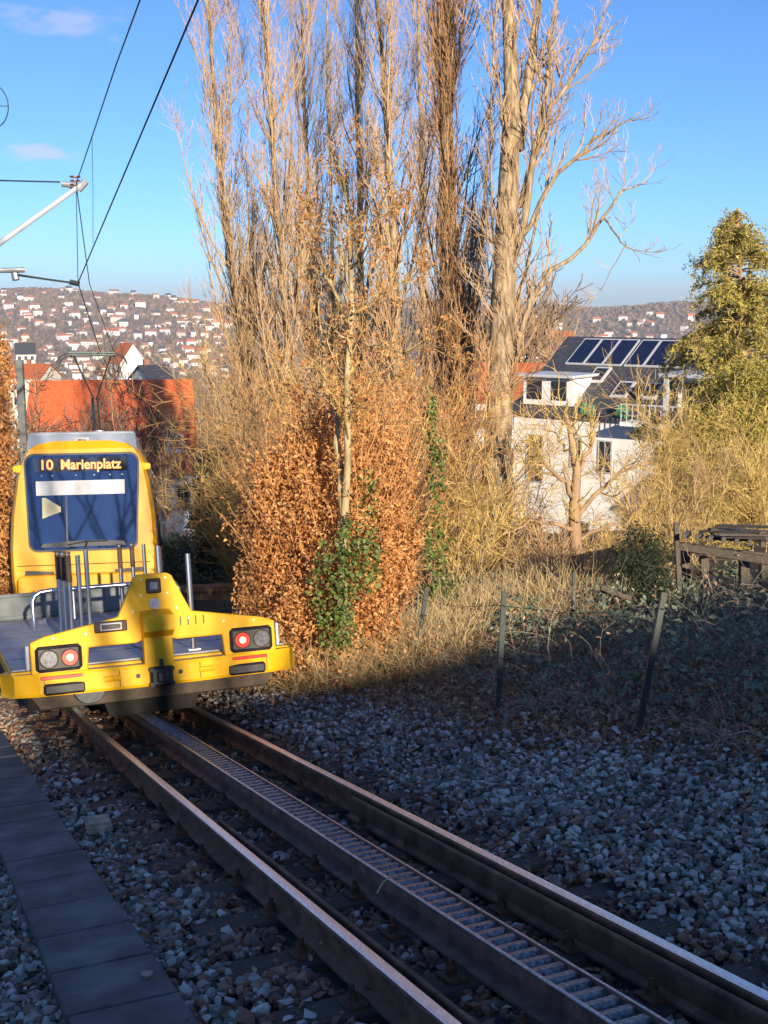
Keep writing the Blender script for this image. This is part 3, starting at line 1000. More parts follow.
    for sx in (-1, 1):
        band(.22, 1.25, 1.50, 2.98, sx, 'glassdark', 'cab_window')
        for y in (3.3, 6.2, 9.1, 12.0, 14.9):
            band(y, y + 1.3, 1.45, 2.85, sx, 'glassdark', 'side_window')
        for y in (1.6, 4.9, 7.8, 10.7, 13.6):
            d = band(y, y + 1.15, .45, 2.95, sx, 'roofgrey', 'door', .008)
            w = band(y + .12, y + 1.03, 1.2, 2.8, sx, 'glassdark', 'door_glass', .016)
    # grey roof fairing
    V = []
    for y, hw0, z1 in ((.20, .90, 3.30), (.30, .88, 3.52), (3.0, .90, 3.55)):
        V += [(-hw0 * 1.06, y, 3.12), (hw0 * 1.06, y, 3.12), (hw0 * .97, y + .02, z1), (-hw0 * .97, y + .02, z1)]
    V[0:4] = [(-.93, .22, 3.13), (.93, .22, 3.13), (.88, .34, 3.50), (-.88, .34, 3.50)]
    F = [[0, 1, 2, 3], [11, 10, 9, 8]] + [[i * 4 + j, i * 4 + (j + 1) % 4, (i + 1) * 4 + (j + 1) % 4, (i + 1) * 4 + j][::-1] for i in range(2) for j in range(4)]
    rf = MB().raw(V, F).build('roof_fairing', M['roofgrey'], T, bevel=.03)
    MB().box((0, .265, 3.325), (.25, .012, .20), rot=Matrix.Rotation(-.314, 3, 'X')).build('badge', M['deck'], rf)
    z = MB()
    zz = lambda x, h: (x, .245 + (h) * .32, 3.325 + h)
    z.tube([zz(-.06, .05), zz(.06, .05), zz(-.05, -.05), zz(.07, -.05)], .012, 6).build('badge_mark', M['wire'], rf)
    for y in (5.6, 9.0, 13.0):
        MB().box((0, y, 3.48), (1.4, 2.2, .30), bev=.05).build('roof_box', M['roofgrey'], T)
    # pantograph
    Pg = empty('pantograph'); Pg.parent = T
    MB().box((0, 3.9, 3.62), (.9, 1.1, .05), bev=.01).box((-.4, 3.9, 3.57), (.08, 1.2, .10)).box((.4, 3.9, 3.57), (.08, 1.2, .10)).build('base_frame', M['darkbrown'], Pg)
    MB().tube([(.10, 3.7, 3.62), (.10, 3.7, 3.75)], .1, 10).build('drive', M['galv'], Pg)
    MB().tube([(.02, 3.9, 3.68), (-.08, 4.9, 4.5)], .03, 8).tube([(.12, 3.9, 3.68), (.02, 4.9, 4.5)], .02, 8).build('lower_arm', M['wire'], Pg)
    MB().tube([(-.05, 4.92, 4.48), (-.36, 4.0, 5.26)], .016, 8).tube([(.0, 4.92, 4.48), (.36, 4.0, 5.26)], .016, 8).build('upper_arm', M['wire'], Pg)
    hd = MB()
    for y in (3.82, 4.18):
        hd.tube([(-.68, y, 5.12), (-.61, y, 5.24), (-.48, y, 5.30), (.48, y, 5.30), (.61, y, 5.24), (.68, y, 5.12)], .013, 8)
        hd.box((0, y, 5.312), (.9, .045, .024))
    for x in (-.42, .42):
        hd.tube([(x, 3.82, 5.28), (x, 4.18, 5.28)], .018, 6)
    hd.build('collector_head', M['wire'], Pg)
    return T


build_train()

# ------------------------------------------------------------------ overhead line
def line(name, pts, r, label, cat, m='wire', group=None, kk=6):
    loc = np.array(pts[0])
    return tag(MB().tube(pts, r, kk).build(name, M[m], loc=loc), label, cat, group)


HC = 5.3
sup = track(17, 0, HC)
pan = track(24.2, 0, 5.42)
c1, c0 = at(78, 283, 16.5), at(198, 0, 8.55)
CW = [c0 + (c0 - c1) * 1.2, c0, c1, pan, track(33, 0, 5.4), track(46, -.1, 5.4)]
line('contact_wire', CW, .0085, 'lower overhead contact wire running up over the track to the top edge', 'overhead wire', group='overhead wires')
ms = at(76, 184, 16.6)
m0 = at(140, 0, 9.6)
MW = [m0 + (m0 - ms) * 1.0 + np.array([0, 0, .5]), m0, at(116, 65, 11.8), at(93, 134, 14.4), ms, track(22, 0, 6.25), track(33, 0, 6.2), track(46, -.1, 6.6)]
line('messenger_wire', MW, .0075, 'upper overhead messenger wire carried by the insulator on the pale strut', 'overhead wire', group='overhead wires')
line('dropper_wire', [at(92, 136, 14.6), at(93, 190, 14.6), at(93, 243, 14.6)], .004, 'thin vertical dropper between the two overhead wires before the strut', 'dropper wire')
line('dropper_wire', [at(76, 184, 16.6), at(77, 230, 16.6), at(78, 283, 16.5)], .006, 'dropper wire hanging straight down from the pale strut end', 'dropper wire')
# mast outside the left edge carrying the strut
mb_ = terrain(-7.2, 14.2)
mst = empty('catenary_mast', (-7.6, 14.6, float(terrain(-7.6, 14.6))))
tag(mst, 'overhead line mast whose pale strut and steady arm reach in from the left edge', 'mast')
ml = np.array(mst.location)
MB().box((0, 0, 4.5), (.2, .2, 9), bev=.01).build('pole', M['galv'], mst)
top = np.array([-7.6, 14.6, 1.6])
MB().tube([at(84, 183, 16.6) - ml, at(0, 243, 16.2) - ml, at(-170, 362, 15.9) - ml], [.035, .04, .045], 10).build('strut', M['white'], mst)
MB().tube([at(-150, 180, 15.6) - ml, at(0, 180.5, 16.2) - ml, at(60, 182, 16.6) - ml], .012, 6).build('stay_rod', M['wire'], mst)
ins = MB()
for i in range(4):
    q = at(75, 176 + i * 4, 16.6) - ml
    ins.tube([q, q - np.array([0, 0, .02])], .075 - .008 * (i % 2), 12)
ins.build('insulator', M['insul'], mst)
MB().tube([at(62, 184, 16.6) - ml, at(80, 186, 16.6) - ml], .04, 8).tube([at(78, 190, 16.6) - ml, at(86, 181, 16.6) - ml], .05, 8).build('clamp', M['galv'], mst)
MB().tube([at(-150, 270, 15.6) - ml, at(0, 270.5, 16.2) - ml, at(25, 270, 16.3) - ml], .035, 8).tube([at(14, 270, 16.3) - ml, at(16, 280, 16.3) - ml], .05, 8).build('arm_tube', M['galv'], mst)
MB().tube([at(18, 275, 16.3) - ml, at(45, 279, 16.4) - ml, at(74, 283, 16.5) - ml], [.02, .016, .016], 6).build('steady_arm', M['wire'], mst)
an_ = np.linspace(0, 2 * np.pi, 25)
wc = at(-10, 106, 16.3) - ml
wh = MB().tube(np.stack([wc[0] + .25 * np.cos(an_), np.full(25, wc[1]), wc[2] + .30 * np.sin(an_)], 1), .008, 6)
wh.tube([wc - np.array([.25, 0, 0]), wc + np.array([.25, 0, 0])], .006, 6).tube([wc - np.array([0, 0, .3]), wc + np.array([0, 0, .3])], .006, 6)
wh.tube([wc - np.array([.25, 0, 0]), np.array([0, 0, wc[2]])], .012, 6)
wh.build('tension_wheel', M['wire'], mst)
MB().tube([at(70, 282, 16.5) - ml, at(79, 284, 16.5) - ml], .04, 6).build('wire_clip', M['wire'], mst)
# second mast behind the train
b2 = at(32, 600, 27.5); b2[2] = float(terrain(b2[0], b2[1]))
mm = MB().box((0, 0, 2.9), (.15, .15, 5.9), bev=.01).box((0, 0, .05), (.4, .4, .2), bev=.02).build('catenary_mast', M['mastgrey'])
mm.location = b2
mm.location.z = float(at(30, 358, 27.5)[2]) - 5.85
tag(mm, 'plain grey square mast rising behind the train roof', 'mast')


# ------------------------------------------------------------------ trees
def crown_tree(name, base, trunk, tr_r, label, cat, group, levels, bark='bark', twig='twig', leaves=None, rng=RNG, extra=None, kind=None):
    """trunk: world polyline; levels: list of dicts growing twigs from the level before"""
    base = np.asarray(base, float)
    root = empty(name, base)
    tag(root, label, cat, group, kind)
    trunk = np.asarray(trunk, float)
    tb = MB().tube(trunk - base, tr_r, 9)
    P = trunk[None]; Rr = np.asarray(tr_r, float)[None]
    cm = MB()
    sets = [(P, Rr)]
    if extra:
        for pl, r0 in extra:
            pl = np.asarray(pl, float)
            n = len(pl)
            x = np.linspace(0, n - 1, 12); i = np.minimum(x.astype(int), n - 2); f = (x - i)[:, None]
            q = pl[i] * (1 - f) + pl[i + 1] * f
            q[1:-1] += rng.normal(0, .03, (10, 3))
            rr_ = r0 * np.linspace(1, .18, 12)
            tb.tube(q - base, rr_, 7)
            sets.append((q[None], rr_[None]))
    tb.build('trunk', M[bark], root, smooth=True)
    prev = sets
    tips = []
    for li, lv in enumerate(levels):
        newP, newR = [], []
        tot = sum(np.linalg.norm(np.diff(p, axis=1), axis=2).sum() for p, _ in prev)
        for p, r in prev:
            share = np.linalg.norm(np.diff(p, axis=1), axis=2).sum() / tot
            cnt = max(1, int(lv['n'] * share))
            S, D, rr_, t, Lp = branch(p, r, cnt, lv['t'][0], lv['t'][1], lv['ang'], lv.get('sd', .15), rng)
            if 'out' in lv:
                D = unit(D + np.array(lv['out']))
            ln = lv['len'] * rng.uniform(.55, 1.2, cnt) * (1 - lv.get('fall', .5) * t)
            C = grow(S, D, ln, lv.get('m', 6), lv.get('up', .5), lv.get('wig', .1), rng)
            r1 = np.clip(rr_ * lv.get('rf', .6), lv.get('rmin', .006), lv.get('rmax', .2))
            TR = taper(r1, lv.get('m', 6), lv.get('tip', .35))
            newP.append(C); newR.append(TR)
        C = np.concatenate(newP); TR = np.concatenate(newR)
        V, Q = tubes(C, TR, lv.get('k', 4 if li == 0 else 3))
        cm.raw(V - base, Q, 1 if li == 0 and lv.get('bark') else 0)
        tips.append(C)
        prev = [(C, TR)]
    cr = cm.build('crown', [M[twig], M[bark]], root)
    if leaves:
        ml_, n, size, lvl = leaves[:4]
        C = tips[lvl]
        b = rng.integers(0, len(C), n); i = rng.integers(1, C.shape[1], n)
        LP = C[b, i] + rng.normal(0, size * .8, (n, 3))
        if len(leaves) > 4:
            z0, z1 = leaves[4]
            keep = (LP[:, 2] > z0) & (LP[:, 2] < z1)
            LP = LP[keep]
        lb = MB(); lb.raw(*leaf_quads(LP - base, size, rng))
        lb.build('foliage', M[ml_], root)
    return root


def ground_pt(px, zc):
    a = (px - 384) / FPX
    y = zc * .985
    x = a * zc
    return np.array([x, y, float(terrain(x, y))])


def poplar(pts, zc, top_px, r0, label, n1=46, n2=700, n3=2600, ang=.38, len1=3.2, twig='twig', bark='bark', seed=0, leaves=None, up=1.7):
    rng = np.random.default_rng(100 + seed)
    b = ground_pt(pts[0][0], zc)
    pl = [b] + [at(x, y, zc) for x, y in pts[1:]]
    pl = np.array(pl)
    # resample
    L = np.concatenate([[0], np.cumsum(np.linalg.norm(np.diff(pl, axis=0), axis=1))])
    t = np.linspace(0, L[-1], 20)
    q = np.stack([np.interp(t, L, pl[:, k]) for k in range(3)], 1)
    q[1:] += np.cumsum(rng.normal(0, .018, (19, 3)), 0) * np.array([1, 1, 0])
    rr_ = r0 * .74 * np.linspace(1, .10, 20) ** .8
    lv = [dict(n=n1, t=(.08, .95), ang=ang, sd=.12, len=len1 * 1.5, fall=.5, up=up, wig=.06, m=12, rf=.36, rmin=.009, rmax=.036, tip=.22, k=5),
          dict(n=int(n2 * .88), t=(.10, 1), ang=.48, sd=.16, len=1.25, fall=.4, up=1.2, wig=.09, m=7, rf=.5, rmin=.006, rmax=.018, tip=.5),
          dict(n=int(n3 * 1.5), t=(.15, 1), ang=.6, sd=.2, len=.45, fall=.3, up=.9, wig=.14, m=4, rf=.7, rmin=.004, rmax=.007, tip=.8)]
    return crown_tree('poplar_tree', b, q, rr_, label, 'tree', 'bare poplars in the tall row', lv, bark, twig, leaves, rng)


poplar([(258, 600), (247, 372), (232, 270), (218, 120), (208, 0), (200, -120)], 30, 0, .17, 'leftmost bare poplar of the row, leaning out to the left against the sky', 56, 800, 3000, .50, 3.0, seed=1)
poplar([(292, 600), (285, 340), (270, 170), (262, 20), (258, -130)], 28, 0, .16, 'bare poplar with pale thin stem next to the leftmost leaning one', 52, 760, 2700, .46, 3.0, seed=2)
poplar([(322, 600), (314, 330), (303, 120), (297, -120)], 33, 0, .15, 'slender bare poplar, third from the left in the row', 50, 700, 2600, .46, 3.0, seed=3)
poplar([(362, 600), (360, 300), (353, 100), (350, -130)], 31, 0, .18, 'bare poplar with purplish twigs rising straight behind the forked young tree', 50, 740, 2700, .46, 3.0, seed=4)
poplar([(402, 600), (400, 440), (394, 190), (380, 0), (374, -110)], 27, 0, .20, 'bare poplar with smooth pale trunk left of the dense column', 46, 700, 2600, .44, 2.6, seed=5)
poplar([(449, 600), (450, 440), (447, 200), (445, 0), (444, -120)], 26, 0, .40, 'dense columnar poplar whose many stems press close around a thick trunk', 110, 1300, 4200, .16, 3.4, seed=6, bark='barkd', twig='twigcolumn')
poplar([(462, 600), (472, 310), (482, 180), (488, 90)], 38, 0, .14, 'thin dark poplar showing in the gap between dense column and big trunk', 40, 420, 1500, .28, 2.0, seed=7, bark='barkd', twig='twigdark')
poplar([(425, 600), (422, 300), (416, 100), (412, -60)], 36, 0, .16, 'bare poplar standing half hidden behind the dense column', 38, 480, 1700, .46, 2.8, seed=8)
poplar([(338, 600), (334, 350), (330, 180), (327, 40), (326, -60)], 38, 0, .14, 'farther thin poplar in the middle of the left group', 38, 480, 1700, .50, 2.8, seed=9)


def big_poplar():
    zc = 24
    rng = np.random.default_rng(77)
    b = ground_pt(492, zc)
    tp = [b] + [at(x, y, zc) for x, y in ((496, 480), (500, 400), (503, 300), (508, 200), (512, 100), (508, 0), (506, -120))]
    tr = [.36, .29, .265, .245, .22, .16, .12, .06]
    limbs = [([(517, 150), (529, 80), (540, 0), (546, -110)], .17, 0), ([(514, 255), (530, 190), (546, 100), (556, 0), (560, -70)], .10, -.5),
             ([(520, 207), (546, 111), (574, 78), (593, 44), (622, 20)], .075, .5), ([(516, 240), (530, 225), (563, 167), (593, 144), (615, 126), (640, 112)], .075, -.8),
             ([(507, 380), (522, 330), (544, 274), (578, 255), (607, 215), (622, 188), (648, 181)], .085, .3), ([(604, 218), (618, 238), (630, 246), (640, 262)], .03, .3),
             ([(503, 420), (515, 385), (540, 365), (570, 372)], .05, -.6), ([(506, 330), (522, 280), (540, 215), (552, 160), (560, 110)], .055, .9),
             ([(505, 340), (500, 300), (492, 220), (490, 120), (494, 30)], .05, .2), ([(511, 170), (500, 110), (494, 40), (492, -40)], .05, -.4)]
    ex = []
    for pts, r0, dz in limbs:
        n = len(pts)
        ex.append(([at(x, y, zc + dz * i / (n - 1)) for i, (x, y) in enumerate(pts)], r0 * .82))
    lv = [dict(n=150, t=(.18, .97), ang=.55, sd=.2, len=1.7, fall=.5, up=1.0, wig=.13, m=8, rf=.5, rmin=.012, rmax=.035, tip=.35, k=4),
          dict(n=900, t=(.15, 1), ang=.6, sd=.2, len=.72, fall=.35, up=.9, wig=.17, m=6, rf=.55, rmin=.007, rmax=.012, tip=.5),
          dict(n=2000, t=(.2, 1), ang=.6, sd=.25, len=.25, fall=.3, up=.8, wig=.15, m=4, rf=.8, rmin=.0055, rmax=.008, tip=.7)]
    crown_tree('poplar_tree', b, tp, tr, 'largest poplar with thick forked pale trunk and limbs spreading right', 'tree', 'bare poplars in the tall row', lv, 'bark', 'twig', None, rng, ex)


big_poplar()


def young_tree():
    zc = 13.4
    rng = np.random.default_rng(5)
    b = ground_pt(347, zc)
    tp = [b] + [at(x, y, zc) for x, y in ((342, 560), (348, 460), (347, 380), (352, 310), (350, 250), (346, 200), (341, 165))]
    tr = [.055, .047, .041, .037, .033, .022, .012, .005]
    L = [([(345, 520), (338, 450), (330, 390), (322, 350), (318, 290)], .05, .4), ([(349, 325), (335, 285), (318, 255), (300, 225)], .028, -.5), ([(349, 318), (370, 300), (395, 285), (425, 270)], .026, .5),
         ([(349, 340), (332, 325), (312, 318)], .016, -.3), ([(350, 270), (362, 240), (380, 205), (395, 180)], .02, -.4), ([(350, 300), (343, 260), (332, 220), (325, 190)], .02, .3),
         ([(349, 350), (375, 345), (410, 352), (440, 345)], .018, -.6), ([(348, 400), (372, 380), (400, 372)], .016, .5), ([(348, 420), (330, 400), (305, 390), (290, 380)], .016, .5)]
    ex = [([at(x, y, zc + dz * .7 * i) for i, (x, y) in enumerate(p)], r0 * .85) for p, r0, dz in L]
    lv = [dict(n=80, t=(.3, 1), ang=.7, sd=.25, len=.75, fall=.4, up=.5, wig=.15, m=7, rf=.5, rmin=.006, rmax=.012, tip=.4),
          dict(n=420, t=(.15, 1), ang=.7, sd=.25, len=.32, fall=.3, up=.3, wig=.18, m=5, rf=.6, rmin=.0035, rmax=.006, tip=.5)]
    crown_tree('young_tree', b, tp, tr, 'slender forked tree with yellowish trunk and clinging orange leaves in front of the poplars', 'tree', None, lv, 'barkyoung', 'twiggold', ('orangeleaf', 3400, .05, 1), rng, ex)


young_tree()


def shrub(px, zc, h, spread, n, label, twig='twiggold', name='bare_shrub', group='bare shrubs below the poplars', n2=260, n3=900, seed=0, leaves=None, base_h=0, r0=.02, cat='shrub', lean=(0, 0, 0), pos=None, th=1.0):
    rng = np.random.default_rng(300 + seed)
    b = ground_pt(px, zc) if pos is None else np.array([*pos, float(terrain(*pos))]); b[2] += base_h
    root = empty(name, b)
    tag(root, label, cat, group)
    S = rng.normal(0, .16 * spread, (n, 3)) * np.array([1, 1, 0])
    D = rng.normal(0, .42 * spread / max(h, .1) * 1.6, (n, 3)) * np.array([1, 1, 0]) + np.array([0, 0, 1]) + np.array(lean)
    C = grow(S, D, h * rng.uniform(.6, 1.1, n), 9, .15, .15, rng)
    T0 = taper(rng.uniform(.6, 1.2, n) * r0, 9, .3)
    cm = MB(); cm.raw(*tubes(C, T0, 5))
    st = MB(); st.raw(*tubes(C, T0, 5)); st.build('stems', M['bark'] if twig == 'twiggold' else M['barkd'], root)
    cm = MB()
    n2, n3 = int(n2 * 1.3), int(n3 * 1.7)
    S, D, rr_, t, _ = branch(C, T0, n2, .15, 1, .75, .3, rng)
    C2 = grow(S, D, min(h, 4.5) * .28 * rng.uniform(.5, 1.2, n2), 6, .3, .14, rng)
    T2 = taper(np.clip(rr_ * .5, .005, .012), 6, .45) * th
    cm.raw(*tubes(C2, T2, 3))
    S, D, rr_, t, _ = branch(C2, T2, n3, .15, 1, .7, .25, rng)
    C3 = grow(S, D, min(h, 4) * .11 * rng.uniform(.5, 1.3, n3), 4, .2, .16, rng)
    cm.raw(*tubes(C3, taper(np.clip(rr_ * .7, .004, .007), 4, .6) * th, 3))
    cm.build('crown', M[twig], root)
    if leaves:
        m_, nl, size = leaves
        bb = rng.integers(0, len(C2), nl); ii = rng.integers(0, 6, nl)
        lb = MB(); lb.raw(*leaf_quads(C2[bb, ii] + rng.normal(0, size, (nl, 3)), size, rng)); lb.build('foliage', M[m_], root)
    return root


SH = [(266, 26, 5.6, 1.2, 16, 'tall golden bare shrub between the red roof and the beech hedge', 'twiggold'),
      (252, 24, 3.4, .8, 12, 'golden bare shrub left of the tall one, beside the dark conifer', 'twiggold'),
      (240, 31, 5.4, .7, 10, 'straggling bare shrub in front of the red tiled roof', 'twiggold'),
      (300, 23, 5.0, 1.3, 14, 'bare brown shrub standing behind the top of the beech hedge', 'twigorange'),
      (395, 20, 4.2, 1.4, 16, 'orange brown bare shrub to the right of the forked young tree', 'twigorange'),
      (425, 23, 4.8, 1.4, 16, 'brown bare shrub at the foot of the dense columnar poplar', 'twigorange'),
      (462, 19, 3.2, 1.4, 18, 'golden bare shrub in sunlight right of the ivy covered stem', 'twiggold'),
      (508, 22, 2.2, 1.1, 14, 'golden bare shrub at the foot of the largest poplar', 'twiggold'),
      (545, 20, 1.25, 1.3, 12, 'low golden shrub in front of the white house, left of the bare fruit tree', 'twig'),
      (612, 22, 1.4, 1.5, 12, 'golden bare shrub in front of the white house, right of the fruit tree', 'twiggold'),
      (668, 25, 2.8, 1.1, 8, 'brownish bare shrub before the tall windows of the white house', 'twig'),
      (484, 28, 3.8, 1.3, 16, 'tangled bare shrub behind the largest poplar trunk', 'twigorange'),
      (360, 19, 3.8, 1.4, 16, 'reddish bare shrub rising out of the beech hedge top', 'twigorange'),
      (340, 26, 4.6, 1.5, 14, 'tan bare shrub behind the forked young tree', 'twig'),
      (580, 30, 1.6, 1.6, 12, 'distant tan shrub against the lower wall of the white house', 'twig')]
for i, (px, zc, h, sp, n, lab, tw_) in enumerate(SH):
    shrub(px, zc, h, sp, n, lab, tw_, seed=i, leaves=('orangeleaf', 1100, .06) if tw_ == 'twigorange' else None)

# bare trees by the red roof and behind the train
shrub(92, 46, 8.8, 2.2, 14, 'dark bare tree with reddish twigs in front of the red roof', 'twigdark', 'bare_tree', None, 460, 2200, 40, r0=.045, cat='tree', th=2.2)
shrub(158, 52, 8.6, 1.6, 9, 'thin dark bare tree over the middle of the red roof', 'twigdark', 'bare_tree', None, 260, 1200, 41, r0=.035, cat='tree', th=2)
shrub(40, 42, 8.4, 1.8, 12, 'dark bare tree by the grey mast left of the train roof', 'twigdark', 'bare_tree', None, 320, 1200, 42, r0=.05, cat='tree', th=2.2)


for i_, (x_, y_, h_) in enumerate(((6.5, -12, 11.5), (-3.2, -12.5, 15), (.6, -14, 16))):
    shrub(0, 0, h_, 1.5, 9, ('bare tree behind the viewer on the slope', 'tall bare tree behind the viewer left of the path', 'tallest bare tree behind the viewer in the middle')[i_], 'twigdark', 'bare_tree', None, 160, 500, 60 + i_, r0=.09, cat='tree', pos=(x_, y_))


# fruit tree in front of the house
def fruit_tree():
    zc = 21
    rng = np.random.default_rng(8)
    b = ground_pt(577, zc)
    tp = [b] + [at(x, y, zc) for x, y in ((577, 560), (574, 510), (577, 470), (570, 430), (563, 405))]
    tr = [.15, .12, .10, .075, .05, .02]
    L = [([(577, 480), (592, 440), (600, 410)], .05, .3), ([(575, 500), (555, 470), (535, 455), (520, 440)], .05, -.4), ([(575, 520), (600, 490), (625, 470), (645, 462)], .05, .5), ([(576, 530), (545, 520), (520, 525), (500, 535)], .045, -.4), ([(577, 540), (610, 525), (640, 520)], .04, .3), ([(575, 460), (560, 440), (545, 425)], .03, .2)]
    ex = [([at(x, y, zc + dz * i) for i, (x, y) in enumerate(p)], r0) for p, r0, dz in L]
    lv = [dict(n=90, t=(.3, 1), ang=.8, sd=.3, len=.9, fall=.4, up=.7, wig=.17, m=7, rf=.5, rmin=.009, rmax=.016, tip=.4),
          dict(n=520, t=(.15, 1), ang=.8, sd=.3, len=.42, fall=.3, up=.5, wig=.2, m=5, rf=.6, rmin=.006, rmax=.009, tip=.5)]
    crown_tree('fruit_tree', b, tp, tr, 'bare fruit tree with crooked branches in front of the white house', 'tree', None, lv, 'barkd', 'twiggold', None, rng, ex)


fruit_tree()


# ------------------------------------------------------------------ beech hedge, ivy, evergreens
def blob_points(blobs, n, rng, shell=.55):
    vol = np.array([b[3] * b[4] * b[5] for b in blobs]) ** (2 / 3)
    k = rng.choice(len(blobs), n, p=vol / vol.sum())
    d = unit(rng.normal(0, 1, (n, 3)))
    rad = (1 - shell * rng.random(n) ** 1.5)
    B = np.array([b[3:6] for b in blobs])[k]
    Cc = np.array([at(*b[:3]) for b in blobs])[k]
    lump = 1 + .16 * np.sin(d[:, 0] * 7 + k) * np.sin(d[:, 2] * 6 + 2 * k) + .12 * np.sin(d[:, 1] * 11 + d[:, 2] * 9)
    return Cc + d * B * (rad * lump)[:, None]


def leafy(name, blobs, n, size, m, label, cat, group=None, seed=0, aspect=.6, twig=None, wisps=0):
    rng = np.random.default_rng(500 + seed)
    P = blob_points(blobs, n, rng)
    g = terrain(P[:, 0], P[:, 1])
    P = P[P[:, 2] > g + .02]
    c0 = P.mean(0); b = np.array([c0[0], c0[1], float(terrain(c0[0], c0[1]))])
    root = empty(name, b)
    tag(root, label, cat, group)
    wt = None
    if wisps:
        q = blob_points(blobs, wisps * 3, rng, .25)
        q = q[q[:, 2] > np.quantile(q[:, 2], .45)][:wisps]
        dq = unit(q - c0) * np.array([.5, .5, .3]) + np.array([0, 0, .9]) + rng.normal(0, .25, (len(q), 3))
        wt = grow(q, dq, rng.uniform(.25, .95, len(q)), 6, .2, .12, rng)
        kk = rng.integers(0, len(q), len(q) * 14); ii = rng.integers(0, 6, len(q) * 14)
        P = np.concatenate([P, wt[kk, ii] + rng.normal(0, .03, (len(kk), 3))])
    mb = MB(); mb.raw(*leaf_quads(P - b, size, rng, aspect)); mb.build('foliage', M[m], root)
    if wisps:
        tb = MB(); tb.raw(*tubes(wt - b, taper(np.full(len(wt), .005), 6, .5), 3)); tb.build('twigs', M['twigorange'], root)
    if twig:
        q = blob_points(blobs, 260, rng, .8)
        q = q[q[:, 2] > terrain(q[:, 0], q[:, 1])]
        S = np.stack([c0[0] + (q[:, 0] - c0[0]) * .45, c0[1] + (q[:, 1] - c0[1]) * .45, terrain(q[:, 0], q[:, 1])], 1)
        t = np.linspace(0, 1, 6)[None, :, None]
        C = S[:, None] * (1 - t) + q[:, None] * t + rng.normal(0, .04, (len(q), 6, 3)) * t
        tb = MB(); tb.raw(*tubes(C - b, taper(np.full(len(q), .012), 6, .3), 3)); tb.build('stems', M[twig], root)
    return root


leafy('beech_hedge', [(268, 610, 14.6, .40, .6, 1.05), (285, 520, 14.6, .52, .6, .95), (330, 470, 15.0, .62, .6, .8), (335, 560, 14.3, .72, .7, 1.2), (385, 560, 14.9, .42, .5, .8), (375, 480, 15.6, .50, .6, .7),
                      (300, 645, 13.8, .52, .5, .62), (362, 640, 14.0, .52, .5, .55)], 48000, .062, 'beech',
      'large copper brown beech hedge with dead leaves beside the wagon', 'hedge', twig='twigorange', wisps=420, aspect=.5)
leafy('ivy', [(325, 585, 13.4, .19, .14, .60), (350, 545, 13.2, .16, .14, .36), (368, 500, 14.0, .13, .12, .45), (335, 632, 13.2, .24, .16, .28), (370, 560, 13.4, .17, .14, .4), (345, 600, 13.2, .16, .14, .40)], 1250, .062, 'ivy', 'green ivy patch climbing the front of the brown hedge', 'ivy', seed=1, aspect=.85)
leafy('ivy', [(437, 470, 17.6, .15, .15, .6), (436, 540, 17.4, .18, .15, .6), (443, 600, 17.0, .3, .25, .4), (430, 420, 17.8, .1, .12, .5)], 1000, .07, 'ivy', 'narrow ivy column climbing a stem right of the brown hedge', 'ivy', seed=2, aspect=.85)
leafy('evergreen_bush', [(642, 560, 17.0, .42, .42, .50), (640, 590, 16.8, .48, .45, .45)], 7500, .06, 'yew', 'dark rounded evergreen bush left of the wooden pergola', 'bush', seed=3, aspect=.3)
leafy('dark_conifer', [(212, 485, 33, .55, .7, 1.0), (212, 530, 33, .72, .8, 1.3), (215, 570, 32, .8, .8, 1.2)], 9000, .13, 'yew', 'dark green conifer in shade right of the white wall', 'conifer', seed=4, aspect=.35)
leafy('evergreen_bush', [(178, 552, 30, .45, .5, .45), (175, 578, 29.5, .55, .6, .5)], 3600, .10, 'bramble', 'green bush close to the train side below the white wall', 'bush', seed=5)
leafy('beech_hedge', [(-18, 420, 24, .55, .8, 1.5), (-20, 500, 24, .7, .8, 1.5), (-8, 365, 26, .42, .6, .9), (-26, 570, 22, .8, .8, 1.2)], 15000, .085, 'beech', 'orange leaved beech at the left edge beside the train', 'hedge', seed=6, twig='twigorange', wisps=160)


